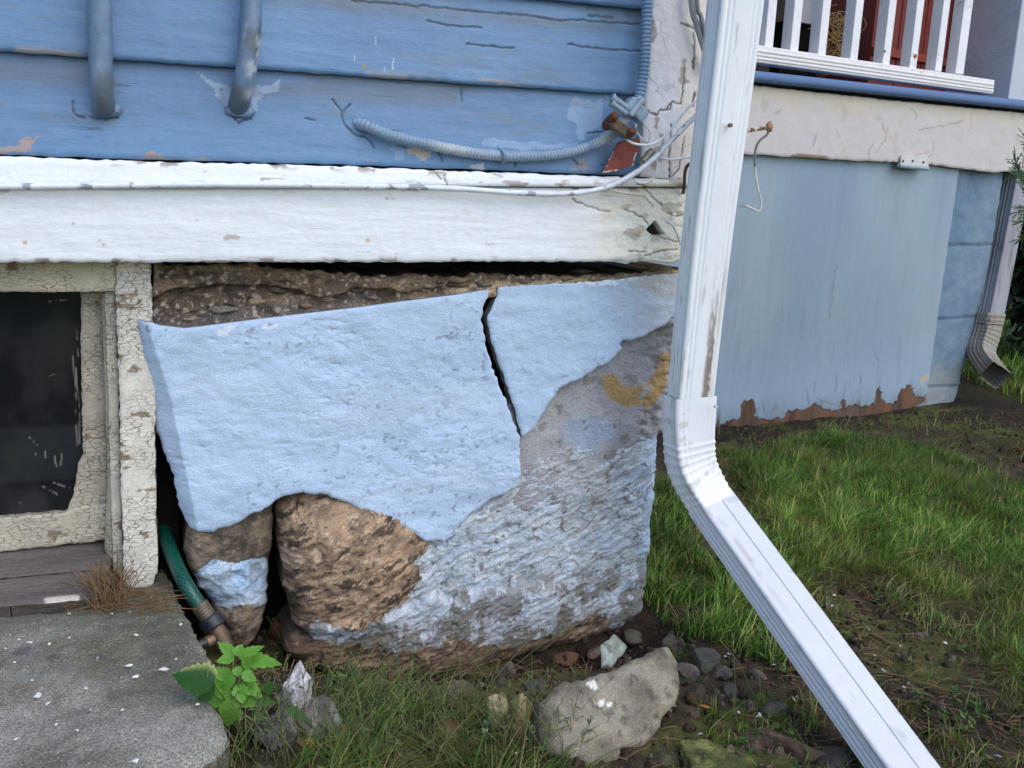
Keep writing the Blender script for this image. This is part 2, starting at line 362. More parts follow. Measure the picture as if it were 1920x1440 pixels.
moss = sst(.05, .35, fbm(x*5, y*5, None, 44, 4)+.6*np.exp(-(((x-.75)/.25)**2+((y+.42)/.2)**2)))
cc = mix(cc, A(84, 88, 46), moss*.7)
far = sst(3., 6., np.hypot(x-1, y)); cc = mix(cc, np.array([.05, .085, .03]), far)
n1, n2 = GX.shape; ii, jj = np.meshgrid(np.arange(n1-1), np.arange(n2-1), indexing='ij')
q = np.stack([ii*n2+jj, (ii+1)*n2+jj, (ii+1)*n2+jj+1, ii*n2+jj+1], -1).reshape(-1, 4)
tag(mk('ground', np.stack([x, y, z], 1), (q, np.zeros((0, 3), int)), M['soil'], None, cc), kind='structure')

# concrete slab in front of the window
SLZ = .150
fs = frame((0, 0, SLZ), (1, 0, 0), (0, 1, 0))
sp = [(-900, 1500), (-700, 1110), (0, 1110), (100, 1110), (210, 1100), (262, 1090), (292, 1072), (303, 1056), (316, 1075), (338, 1130), (372, 1190), (392, 1225), (402, 1262), (398, 1300), (412, 1330), (424, 1372), (405, 1408), (350, 1422), (250, 1428), (160, 1440), (-100, 1475)]
P = ragged(PX(sp, fs), .0035, .01, 4)
def dsl(u, v, d): return .004*fbm(u*6, v*6, None, 50, 4)+.0016*fbm(u*60, v*60, None, 51, 4)-.008*np.exp(-d/.012)*(1+fbm(u*30, v*30, None, 52, 3))
def csl(u, v, d):
    c = mix(np.tile(A(108, 107, 101), (len(u), 1)), A(150, 149, 143), np.clip(.45+1.0*fbm(u*9, v*9, None, 53, 6, .62)+.5*sst(-.2, -.33, v), 0, 1)); c = mix(c, A(134, 120, 104), sst(.1, .5, fbm(u*11, v*11, None, 55, 4))*.45)
    c = mix(c, A(92, 95, 80), sst(.1, .6, fbm(u*4, v*4, None, 54, 3))*.6)
    for (a, b2, r) in ((100, 1235, .012), (183, 1233, .012), (45, 1222, .016)):
        p = uv_of(a, b2, fs); c = mix(c, A(80, 84, 92), .6*sst(r, r*.4, np.hypot(u-p[0], v-p[1])+.004*fbm(u*60, v*60, None, 3, 3)))
    return c
tag(relief('concrete_slab', P, fs, .0035, dsl, csl, M['concrete'], None, .12, A(105, 100, 90)), 'worn grey concrete slab below the basement window at the left', 'slab', kind='structure')

# ================================================================== HOUSE (siding, skirt, corner board, window)
house = empty('house', (.3, .02, .64), 'old wooden house wall with blue clapboards above a peeling white skirt board', 'house')
CX = .822                                              # outside corner of the house
blue = A(99, 137, 178); blued = A(92, 124, 163)
fsd = FY(-.008)
L0 = [(-500, -145), (0, -98), (1030, 2), (1218, 21)]; L1 = [(-500, 66), (0, 98), (300, 119), (640, 142), (900, 160), (1218, 181)]; L2 = [(-500, 276), (0, 290), (300, 300), (640, 309), (940, 320), (1218, 331)]
def up(line, dz): return [(a, b+dz) for a, b in PX(line, fsd)]
crk = {  # hand-placed paint cracks on the lowest board and the one above (pixels)
 'C': [[(622, 188), (636, 208), (640, 228), (660, 252), (686, 260), (699, 278)], [(655, 195), (641, 212)], [(662, 228), (690, 230)], [(738, 275), (757, 278)], [(812, 280), (826, 302)], [(864, 164), (864, 190)], [(960, 296), (960, 315)], [(1068, 298), (1078, 308), (1085, 312)], [(415, 170), (425, 205), (445, 232), (470, 222)], [(137, 190), (140, 215), (160, 224)], [(172, 222), (200, 226), (222, 220)], [(1096, 250), (1130, 246)], [(1120, 310), (1140, 308)], [(570, 222), (590, 227)], [(1120, 240), (1140, 245), (1150, 232)]],
 'B': [[(785, 12), (860, 20), (930, 26), (985, 30), (1040, 40), (1090, 38), (1140, 44), (1205, 46)], [(660, 4), (740, 8), (785, 14)], [(800, 40), (840, 50), (900, 54)], [(870, 85), (960, 92)], [(1060, 85), (1140, 95), (1200, 97)], [(1100, 30), (1150, 33)]]}
def clap(tag_, lo, hi_, seed):
    P = PX(lo, fsd); Ptop = up(hi_, .012)
    poly = ragged(P, .0008, .012, seed, False)+[tuple(p) for p in Ptop[::-1]]
    loz = lambda u: np.interp(u, [p[0] for p in P], [p[1] for p in P])
    lines = [PX(l, fsd) for l in crk.get(tag_, [])]
    def cm(u, v):
        m = np.zeros_like(u)
        for l in lines:
            uu = u+.0012*fbm(u*120, v*120, None, 5, 2); vv = v+.0012*fbm(u*120+9, v*120, None, 6, 2)
            m = np.maximum(m, sst(.0017, .0005, dline(uu, vv, l)[0]))
        return m
    def dp(u, v, d): return .016*(1-np.clip((v-loz(u))/.14, 0, 1.15))+.0004*fbm(u*9, v*70, None, seed, 4)+.0006*fbm(u*20, v*20, None, seed+4, 3)-.002*cm(u, v)
    def cf(u, v, d):
        c = mix(np.tile(blue, (len(u), 1)), blued, np.clip(.4+.7*fbm(u*3, v*9, None, seed+1, 4), 0, 1))
        c = mix(c, A(60, 68, 78), cm(u, v)*.85)
        if tag_ == 'C':
            # dust and worn paint where the board above shelters it, and pale splashes near the second pipe
            top = sst(.05, .0, loz(u)+.142-v)*0
            for pts, cl, am in (([(372, 140), (440, 165), (455, 190), (430, 205), (408, 185), (400, 160)], A(150, 174, 202), .7), ([(475, 215), (490, 180), (520, 168), (530, 150), (495, 158), (470, 175)], A(150, 174, 202), .7),
                                ([(0, 278), (40, 275), (50, 262), (78, 262), (60, 282), (55, 288), (0, 289)], A(165, 145, 140), .9), ([(270, 282), (290, 281), (308, 297), (265, 296)], A(160, 140, 135), .9),
                                ([(760, 288), (775, 280), (800, 281), (805, 290), (790, 297), (765, 294)], A(176, 168, 160), .95), ([(1070, 305), (1082, 300), (1098, 308), (1092, 320), (1076, 318)], A(150, 145, 140), .9),
                                ([(880, 312), (900, 308), (905, 320), (880, 320)], A(190, 190, 195), .8), ([(730, 272), (750, 280), (758, 292), (748, 302), (735, 300), (728, 288)], A(132, 160, 196), .7),
                                ([(1066, 190), (1085, 186), (1125, 192), (1120, 240), (1090, 265), (1075, 240), (1062, 215)], A(142, 168, 200), .7), ([(905, 262), (1030, 270), (1080, 268), (1090, 275), (1000, 282), (900, 275)], A(142, 170, 204), .6)):
                Q = PX(pts, fsd); un = u+.009*fbm(u*45, v*45, None, 8, 5, .65); vn_ = v+.007*fbm(u*45+4, v*45, None, 9, 5, .65)
                c = mix(c, cl, inpoly(un, vn_, Q)*am)
        if tag_ == 'B':
            p = uv_of(679, 127, fsd); c = mix(c, A(150, 130, 105), sst(.004, .0025, np.hypot(u-p[0], v-p[1])))
            for (a, b2, h_) in ((733, 122, .012), (703, 78, .007), (717, 132, .006), (661, 112, .006)):
                p = uv_of(a, b2, fsd); c = mix(c, A(205, 215, 228), .5*(np.abs(u-p[0]+.0008*fbm(v*200, u*0, None, 3, 2)) < .0009)*(np.abs(v-p[1]) < h_*.7))
            p = uv_of(915, 152, fsd); c = mix(c, A(165, 150, 145), .7*sst(1, .6, ((u-p[0])/.02)**2+((v-p[1])/.003)**2+.5*fbm(u*80, v*80, None, 4, 3)))
        # chipped lower edge
        c = mix(c, A(104, 116, 126), sst(.4, .7, fbm(u*8, v*40, None, seed+6, 4))*.35); c = mix(c, A(96, 100, 98), sst(.075, .10, v-loz(u))*sst(-.2, .4, fbm(u*9, v*30, None, seed+7, 4))*.45)
        ch = sst(.35, .6, fbm(u*25, v*60, None, seed+8, 4))*sst(.012, .003, v-loz(u)); c = mix(c, A(150, 150, 155), ch*.8)
        return c
    return relief('clapboard', poly, fsd, .0016, dp, cf, M['siding'], house, .012, blued)
clap('C', L2, L1, 61); clap('B', L1, L0, 71)
L00 = [(a, b-215) for a, b in L0]; clap('A', L0, L00, 81)
# plain clapboards higher up, out of the picture
for k in range(5):
    zz = 1.175+.115*k; V, f_ = boxv((.0, -.010, zz+.055), (1.36, .014, .118), [(1, 0, 0), (0, math.cos(.1), math.sin(.1)), (0, -math.sin(.1), math.cos(.1))])
    mk('clapboard', V, f_, M['siding'], house, blue, smooth=False)
# skirt board
fsk = FY(-.032)
white = A(236, 239, 247); cream = A(232, 226, 208); bare = A(150, 135, 122)
def peel(u, v, seed, amt, fr, c):
    m = sst(.0, .03, fbm(u*14, v*40, None, seed, 5)+fbm(u*60, v*90, None, seed+3, 3)*.25-amt); return mix(c, bare, m*.9), m
hole = PX([(1213, 428), (1222, 420), (1228, 414), (1236, 424), (1240, 432), (1246, 440), (1226, 442), (1214, 434)], fsk)
skl = [PX(l, fsk) for l in ([(1072, 372), (1085, 380), (1105, 388), (1130, 394), (1145, 396)], [(1170, 392), (1185, 398), (1205, 408), (1215, 420)], [(830, 330), (836, 350)], [(810, 318), (825, 335)], [(1235, 444), (1262, 452), (1290, 455)], [(1180, 470), (1210, 474)], [(1190, 345), (1210, 352), (1225, 370), (1240, 385)], [(1250, 400), (1270, 405), (1290, 402)], [(1210, 480), (1240, 470), (1270, 468)])]
def skd(seed):
    def dp(u, v, d):
        m = np.zeros_like(u)
        for l in skl: m = np.maximum(m, sst(.0017, .0005, dline(u+.0015*fbm(u*120, v*120, None, 5, 2), v+.0015*fbm(u*120, v*120+7, None, 6, 2), l)[0]))
        wild = sst(.60, .72, u)
        h = .0005*fbm(u*9, v*80, None, seed, 4)+.0004*fbm(u*50, v*50, None, seed+1, 3)-.002*m
        h += wild*.0022*np.abs(fbm(u*38, v*60, None, seed+6, 4))
        return h-.02*inpoly(u, v, hole)
    def cf(u, v, d):
        c = np.tile(white*.97, (len(u), 1)); wild = sst(.56, .74, u+.05*fbm(u*9, v*9, None, 12, 3))
        c = mix(c, cream, wild*.75)
        t = fbm(u*26, v*46, None, seed+9, 5); c = mix(c, A(165, 160, 150), sst(.86-.42*wild, .94-.42*wild, t)*.7)
        c = mix(c, A(205, 190, 150), wild*.5*sst(.2, .7, fbm(u*12, v*12, None, seed+2, 4)))
        for l in skl: c = mix(c, A(110, 95, 75), .8*sst(.0017, .0006, dline(u+.0015*fbm(u*120, v*120, None, 5, 2), v+.0015*fbm(u*120, v*120+7, None, 6, 2), l)[0]))
        for (a, b2, r) in ((690, 451, .0045), (1198, 432, .006), (47, 456, .004), (195, 458, .0025), (188, 450, .0018)):
            p = uv_of(a, b2, fsk); c = mix(c, A(196, 164, 120), .85*sst(r, r*.3, np.hypot(u-p[0], v-p[1])+.001*fbm(u*200, v*200, None, 3, 2)))
        edge = sst(.45, .6, fbm(u*30, v*80, None, seed+5, 4))*sst(.01, .002, d); c = mix(c, bare*.8, edge*.8)
        return mix(c, A(58, 48, 38), inpoly(u, v, hole)*1.)
    return dp, cf
xr = [uv_of(1272, 492, fsk)[0]]
dp, cf = skd(101)
top = PX([(-500, 356), (0, 352), (400, 351), (840, 351), (1060, 352), (1290, 352)], fsk); bot = PX([(-500, 494), (0, 492), (640, 492), (1200, 490)], fsk)
bot = ragged(bot, .0012, .008, 9, False)+[(.78, bot[-1][1]-.003), (.80, bot[-1][1]+.004), (CX, bot[-1][1]+.006)]
relief('skirt_board', [(CX, top[-1][1])]+top[::-1]+bot, fsk, .0016, dp, cf, M['white_wood'], house, .04, cream*.8)
dp2, cf2 = skd(131)
fst = FY(-.036)
tb = PX([(-500, 352), (0, 349), (400, 348), (840, 349), (1060, 350), (1290, 350)], fst); tt = PX([(-500, 281), (0, 293), (300, 303), (640, 312), (940, 324), (1218, 334), (1290, 338)], fst)
zb = lambda u: np.interp(u, [p[0] for p in tb], [p[1] for p in tb])
chip = [PX(l, fst) for l in ([(935, 340), (960, 338), (990, 343), (985, 352), (960, 350)], [(485, 333), (520, 334), (535, 336), (500, 337), (488, 338)], [(378, 321), (392, 320), (390, 324)], [(1050, 350), (1075, 348), (1078, 356), (1055, 357)])]
def cf3(u, v, d):
    c = cf2(u, v, d)
    for q_ in chip: c = mix(c, A(170, 160, 160), inpoly(u+.002*fbm(u*80, v*80, None, 2, 3), v+.001*fbm(u*80, v*80, None, 4, 3), q_)*.9)
    return c
relief('trim_strip', ragged(tt, .0012, .008, 19, False)[::-1]+tb+[(CX-.002, tb[-1][1]), (CX-.002, tt[-1][1])], fst, .0016, lambda u, v, d: dp2(u, v, d)*1.0+.006*(1-np.clip((v-zb(u))/.04, 0, 1.2)), cf3, M['white_wood'], house, .03, white*.8)
# corner board
fcb = FY(-.034)
cbl = PX([(1230, -200), (1226, -60), (1224, 0), (1216, 120), (1210, 200), (1205, 270), (1202, 331)], fcb); zt = cbl[0][1]
cb_l = [PX(l, fcb) for l in ([(1285, 130), (1281, 160), (1277, 195), (1262, 190), (1257, 205), (1235, 210), (1232, 216), (1212, 208)], [(1258, 232), (1258, 262), (1255, 290), (1256, 330)], [(1281, 258), (1277, 300), (1270, 322), (1256, 332)], [(1275, 45), (1305, 55)], [(1300, 60), (1303, 90), (1298, 130)], [(1250, 205), (1262, 190)], [(1303, 175), (1298, 200)])]
def cbc(u, v, d):
    c = np.tile(A(226, 226, 232), (len(u), 1)); c = mix(c, A(214, 205, 195), sst(.0, .6, fbm(u*10, v*7, None, 140, 4))*.6)
    for l in cb_l: c = mix(c, A(85, 78, 70), .9*sst(.0018, .0006, dline(u+.002*fbm(u*110, v*110, None, 5, 2), v+.002*fbm(u*110, v*110+7, None, 6, 2), l)[0]))
    return mix(c, A(160, 150, 140), sst(.62, .7, fbm(u*30, v*22, None, 145, 4))*.8)
def cbd(u, v, d):
    m = np.zeros_like(u)
    for l in cb_l: m = np.maximum(m, sst(.0018, .0006, dline(u+.002*fbm(u*110, v*110, None, 5, 2), v+.002*fbm(u*110, v*110+7, None, 6, 2), l)[0]))
    return .0008*fbm(u*40, v*20, None, 141, 4)-.0022*m+.0015*np.abs(fbm(u*25, v*18, None, 142, 3))
relief('corner_board', ragged(cbl, .001, .01, 3, False)+[(CX, cbl[-1][1]-.004), (CX, zt)], fcb, .0016, cbd, cbc, M['peel_wood'], house, .03, cream*.7)
cz = cbl[0][1]
box('corner_board', (CX/2+.66/2+.05, -.049+.02, cz+.36), (.13, .028, .72), M['peel_wood'], house, col=white*.9)
# carcass behind the boards, and the side of the house that runs back from the corner
box('sheathing', (-.35, 1.4, 1.32), (2.3, 2.76, 1.3), M['weather'], house, col=A(90, 84, 76), bev=0)
for k in range(10):
    V, f_ = boxv((CX-.01, 1.42, .70+.118*k+.055), (.014, 2.84, .124), [(math.cos(.1), 0, -math.sin(.1)), (0, 1, 0), (math.sin(.1), 0, math.cos(.1))])
    mk('clapboard', V, f_, M['siding'], house, blue, smooth=False)

# ------------------------------------------------------------------ basement window
win = bpy.data.objects.new('window', None); COL.objects.link(win); win.parent = house; win.location = (-.3, -.02, -.64)
def wmk(name, pts, Y, colr, mat='alligator', thick=.03, res=.0022, amp=.0006, disp=None, cfn=None, seed=5, rd=.002):
    fr = FY(Y); P = ragged(PX(pts, fr), amp, .006, seed)
    dsp = disp or (lambda u, v, d: .0007*fbm(u*50, v*60, None, seed, 4))
    cfn2 = cfn or (lambda u, v, d: mix(mix(np.tile(colr, (len(u), 1)), colr*.82, np.clip(.5+.8*fbm(u*20, v*20, None, seed+1, 4), 0, 1)), A(120, 104, 84), sst(.62, .68, fbm(u*40, v*70, None, seed+2, 4))*.85))
    return relief(name, P, fr, res, dsp, cfn2, M[mat], win, thick, colr*.75, rd)
cr = A(216, 213, 204)
wmk('head_casing', [(-500, 484), (0, 484), (217, 484), (217, 546), (100, 548), (0, 547), (-500, 545)], .015, A(192, 188, 170), seed=7)
wmk('side_casing', [(218, 484), (283, 484), (284, 530), (287, 620), (292, 760), (290, 800), (292, 900), (293, 1000), (296, 1050), (295, 1074), (291, 1080), (286, 1098), (262, 1104), (232, 1100), (230, 1000), (227, 900), (222, 700), (217, 548)], .012, cr, seed=9, amp=.0014, thick=.05)
wmk('stop', [(196, 546), (216, 546), (221, 700), (226, 900), (229, 1000), (231, 1088), (213, 1072), (209, 960), (205, 820), (200, 660)], .03, A(196, 192, 180), seed=13, thick=.05)
wmk('jamb', [(190, 546), (200, 546), (216, 1078), (196, 1030), (202, 900)], .034, A(150, 145, 134), seed=15, thick=.05)
wmk('sash_stile', [(151, 546), (194, 546), (206, 960), (205, 1010), (150, 1020), (122, 966), (138, 925), (147, 870), (156, 850), (152, 700)], .06, A(176, 170, 156), seed=17, amp=.001)
wmk('bottom_rail', [(-500, 985), (0, 972), (60, 966), (118, 962), (150, 950), (208, 945), (208, 1012), (100, 1024), (0, 1036), (-500, 1075)], .058, A(186, 180, 166), seed=19, amp=.001)
fg = FY(.072)
scr = [PX(l, fg) for l in ([(137, 668), (141, 720), (143, 790), (147, 850)], [(142, 690), (148, 760), (150, 830)], [(144, 622), (147, 668)], [(92, 565), (125, 562)], [(90, 705), (117, 697)], [(55, 820), (70, 835)], [(80, 912), (110, 928)], [(100, 905), (130, 915)], [(66, 850), (70, 862)], [(84, 846), (86, 858)], [(102, 855), (106, 875)], [(116, 850), (114, 872)], [(122, 878), (124, 882)], [(32, 940), (40, 944)])]
def gcf(u, v, d):
    c = np.tile(np.array([.008, .009, .011]), (len(u), 1)); z1 = uv_of(60, 800, fg)[1]; z2 = uv_of(60, 902, fg)[1]
    band = sst(.004, -.004, v-z1)*sst(-.004, .004, v-z2); c = mix(c, np.array([.020, .022, .024]), band*(.8+.3*fbm(u*9, v*9, None, 70, 3))); c = mix(c, np.array([.05, .05, .048]), sst(.0, .7, fbm(u*14, v*10, None, 71, 5))*.35)
    for l in scr: c = mix(c, A(170, 170, 162), .6*sst(.0014, .0003, dline(u, v, l)[0])*sst(-.3, .2, fbm(u*200, v*60, None, 4, 2))*.8)
    return c
relief('pane', PX([(-500, 540), (175, 540), (175, 985), (-500, 1000)], fg), fg, .0018, lambda u, v, d: 0*u, gcf, M['glass'], win, .006, None, 0)
# sill: two weathered boards sloping out
s0 = aty(0, 1038, .06); s1 = aty(0, 1132, -.055); vd = s0-s1; vd[0] = 0
fsl = frame(s1, (1, 0, 0), vd)
def slc(u, v, d):
    c = mix(np.tile(A(104, 98, 98), (len(u), 1)), A(84, 78, 76), np.clip(.5+fbm(u*5, v*30, None, 90, 4), 0, 1))
    c = mix(c, A(190, 188, 182), sst(.5, .62, fbm(u*12, v*60, None, 93, 4))*sst(.01, .0, v)*.9)
    return c
vm = np.linalg.norm(vd)*.52
for a, b2, s in ((-.004, vm-.0015, 3), (vm+.0015, np.linalg.norm(vd)+.02, 5)):
    l = -.55; r1 = .135; r2 = .130
    relief('sill_board', ragged([(l, a), (r1, a), (r2+.004, b2), (l, b2)], .0012, .008, s), fsl, .003, lambda u, v, d: .0012*fbm(u*5, v*60, None, 91, 4), slc, M['weather'], win, .03, A(80, 75, 72), .003)
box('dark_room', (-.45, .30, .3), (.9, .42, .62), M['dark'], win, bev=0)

# ================================================================== FOUNDATION WALL
fnd = empty('foundation_wall', (.45, .03, 0), 'cracked stone foundation with blue plaster broken away below the skirt board', 'wall')
f0 = FY(-.006)
pb = A(184, 207, 237)
cham = PX([(276, 604), (283, 630), (320, 747), (337, 830), (362, 947), (372, 1000)], f0)
def pdisp(u, v, d):
    cu = np.interp(-v, [-p[1] for p in cham], [p[0] for p in cham]); k = np.maximum(0, cu-u)
    h = -k*.9+.005*fbm(u*7, v*9, None, 200, 3)+.0012*fbm(u*34, v*52, None, 208, 3)+.0005*fbm(u*90, v*130, None, 201, 4, .7)
    h -= .0012*sst(.42, .6, fbm(u*70, v*150, None, 206, 4))*sst(-.2, .3, fbm(u*9, v*9, None, 207, 3))
    h += .0025*np.maximum(0, fbm(u*16, v*16, None, 203, 3)-.1)*sst(.46, .25, v)
    return h
whp = [PX(l, f0) for l in ([(388, 622), (430, 612), (525, 606), (520, 614), (440, 624), (400, 632)], [(1060, 530), (1120, 524), (1200, 520), (1215, 528), (1130, 536), (1070, 534)], [(1232, 530), (1250, 518), (1270, 520), (1262, 545), (1240, 555)])]
smd = PX([(770, 640), (800, 632), (850, 614), (862, 620), (840, 632), (790, 644)], f0)
def pcol(u, v, d):
    c = mix(np.tile(pb, (len(u), 1)), A(175, 200, 230), np.clip(.4+.8*fbm(u*5, v*5, None, 210, 4), 0, 1))
    un, vn_ = u+.006*fbm(u*60, v*60, None, 211, 3), v+.006*fbm(u*60, v*60, None, 212, 3)
    for q_ in whp: c = mix(c, A(232, 238, 246), inpoly(un, vn_, q_)*.75*(fbm(u*110, v*110, None, 213, 3) > -.1))
    c = mix(c, A(120, 124, 132), inpoly(un, vn_, smd)*.6*(fbm(u*90, v*120, None, 214, 3) > .0))
    gr = sst(.68, .80, u+.04*fbm(u*12, v*12, None, 216, 4)); c = mix(c, A(176, 184, 198), gr*.75)
    c = mix(c, A(190, 184, 170), gr*.6*sst(.1, .5, fbm(u*16, v*16, None, 218, 4)))
    pit = sst(.60, .70, fbm(u*120, v*150, None, 217, 3))*sst(.05, .45, fbm(u*7, v*7, None, 275, 3)+.1); c = mix(c, A(112, 126, 150), pit*.6); c = mix(c, A(196, 214, 238), sst(.2, .6, fbm(u*3, v*14, None, 219, 4))*.35)
    return c
PLA = [(258, 604), (275, 603), (300, 611), (345, 616), (420, 607), (500, 597), (600, 585), (700, 572), (850, 553), (918, 543), (915, 558), (905, 578), (903, 600), (911, 645), (924, 690), (943, 735), (960, 780), (973, 816),
       (976, 870), (975, 905), (950, 925), (920, 936), (905, 952), (882, 965), (865, 985), (848, 1008), (833, 1016), (812, 1013), (797, 1016), (778, 1000), (757, 988), (735, 982), (705, 968), (690, 960), (668, 955), (655, 945), (630, 935), (600, 927), (560, 924), (535, 930), (515, 938), (497, 955), (470, 966), (440, 985), (420, 990), (400, 998), (370, 999), (356, 994), (345, 970), (335, 955), (326, 900), (318, 880), (300, 840), (290, 800), (285, 780), (275, 720), (266, 650)]
skp = lambda lo, hi_: (lambda i: lo <= i <= hi_)
relief('plaster_coat', ragged(PX(PLA, f0), .0018, .006, 31, True, skp(2, 8)), f0, .0019, pdisp, pcol, M['plaster'], fnd, .024, A(120, 122, 128), .0035)
PRB = [(935, 539), (1010, 533), (1080, 530), (1120, 527), (1180, 521), (1250, 514), (1290, 510), (1290, 590), (1262, 598), (1248, 612), (1225, 622), (1205, 634), (1182, 640), (1170, 638), (1163, 646), (1168, 654), (1140, 682), (1122, 688), (1100, 704), (1080, 715), (1055, 724), (1030, 755), (1012, 785), (1000, 806), (979, 820),
       (974, 800), (964, 765), (951, 722), (936, 680), (922, 640), (913, 600), (922, 575), (933, 555)]
Q = PX(PRB, f0); Q = [(min(a, CX-.003), b2) for a, b2 in Q]
relief('plaster_coat', ragged(Q, .0014, .006, 33), f0, .0019, pdisp, pcol, M['plaster'], fnd, .024, A(128, 126, 124), .003)

# thin grey render left under the plaster
f1 = FY(.010)
RC = [(940, 790), (976, 700), (1120, 640), (1240, 560), (1300, 560), (1300, 780), (1246, 802), (1226, 818), (1198, 826), (1188, 846), (1172, 858), (1150, 880), (1135, 892), (1118, 915), (1108, 930), (1085, 936), (1060, 950), (1020, 948), (990, 960), (950, 950), (900, 975), (880, 950)]
yel = PX([(1133, 705), (1146, 702), (1160, 706), (1158, 716), (1172, 722), (1190, 726), (1208, 722), (1222, 712), (1232, 690), (1243, 664), (1249, 655), (1256, 668), (1252, 715), (1243, 738), (1232, 752), (1216, 764), (1204, 762), (1204, 752), (1196, 758), (1178, 765), (1160, 758), (1142, 748), (1134, 730)], f1)
yel2 = PX([(1195, 745), (1206, 730), (1222, 720), (1220, 732), (1212, 742), (1204, 750)], f1)
ylow = PX([(1070, 880), (1100, 890), (1112, 905), (1098, 930), (1070, 930), (1050, 905)], f1)
def rcd(u, v, d): return .004*fbm(u*6, v*6, None, 220, 3)+.0012*fbm(u*60, v*60, None, 221, 4)+.005*np.abs(fbm(u*30, v*45, None, 225, 3))*sst(.74, .79, u)-.002*np.exp(-d/.004)
def rcc(u, v, d):
    c = mix(np.tile(A(146, 148, 156), (len(u), 1)), A(168, 170, 175), np.clip(.5+.9*fbm(u*8, v*8, None, 222, 4), 0, 1))
    un, vn_ = u+.003*fbm(u*70, v*70, None, 226, 3), v+.003*fbm(u*70, v*70, None, 227, 3)
    c = mix(c, A(150, 172, 204), sst(.35, .05, np.hypot((u-.66)/.14, (v-.36)/.12)+.3*fbm(u*14, v*14, None, 223, 3))*.55)
    c = mix(c, A(96, 96, 100), sst(.74, .80, u+.02*fbm(u*20, v*20, None, 224, 3))*sst(.38, .5, v)*sst(-.2, .4, fbm(u*30, v*30, None, 233, 4))*.8)
    c = mix(c, A(190, 184, 150), inpoly(un, vn_, ylow)*.55)
    c = mix(c, A(160, 134, 92), (inpoly(un, vn_, yel) & ~inpoly(un, vn_, yel2))*.95)
    c = mix(c, A(100, 92, 88), sst(.48, .58, fbm(u*38, v*38, None, 228, 4))*.5)
    return c
Q = [(min(a, CX-.004), b2) for a, b2 in PX(RC, f1)]
relief('render_coat', ragged(Q, .0016, .006, 35), f1, .0018, rcd, rcc, M['coat'], fnd, .03, A(120, 115, 110), .002)

# the big corner boulder, half painted
f2 = FY(.022)
BB = [(519, 960), (532, 935), (600, 905), (760, 900), (900, 860), (1000, 820), (1300, 760), (1256, 800), (1254, 840), (1250, 900), (1248, 960), (1244, 1020), (1238, 1060), (1233, 1110), (1222, 1150), (1214, 1164), (1188, 1182), (1172, 1190), (1150, 1196), (1120, 1204), (1090, 1212), (1060, 1216), (1000, 1225), (960, 1240), (900, 1256), (850, 1266), (800, 1272), (720, 1276), (660, 1270), (600, 1258), (560, 1244), (538, 1228), (533, 1206), (556, 1180), (545, 1150), (533, 1110), (528, 1060), (522, 1010)]
bare_rock = PX([(505, 900), (650, 890), (820, 1000), (800, 1018), (782, 1035), (770, 1045), (784, 1062), (780, 1080), (745, 1112), (720, 1140), (680, 1146), (640, 1152), (610, 1150), (590, 1142), (572, 1160), (590, 1175), (640, 1182), (660, 1194), (720, 1205), (760, 1208), (790, 1196), (850, 1180), (900, 1196), (940, 1200), (1000, 1190), (1060, 1166), (1110, 1150), (1140, 1160), (1150, 1190), (1000, 1300), (480, 1300), (480, 900)], f2)
lump = uv_of(640, 1060, f2)
def bbd(u, v, d):
    w_ = u*math.cos(.45)+v*math.sin(.45); t = -u*math.sin(.45)+v*math.cos(.45)        # foliation rises to the right
    uu = w_+.012*fbm(u*20, v*20, None, 229, 3); tt = t+.006*fbm(u*24, v*24, None, 228, 3)
    ri = .0028*(1-2*np.abs(fbm(uu*26, tt*70, None, 230, 5, .6)))+.0020*fbm(uu*60, tt*110, None, 231, 4, .65)-.005*sst(.30, .5, fbm(uu*20, tt*60, None, 236, 4, .6))
    dome = .026*(1-np.exp(-d/.012))+.010*(1-np.exp(-d/.05))
    rd_ = .040*np.exp(-(((u-lump[0])/.11)**2+((v-lump[1])/.10)**2)**2)
    fac_ = -.035*np.abs((u-.52)*.55-(v-.22)*.8)*sst(.45, .5, u)
    led = .016*sst(.085, .075, v+.012*fbm(u*16, v*3, None, 235, 3)-.04*(u-.3))*sst(.75, .6, u)
    return dome+rd_+ri+.007*fbm(u*5, v*5, None, 232, 3)+led+fac_-.020
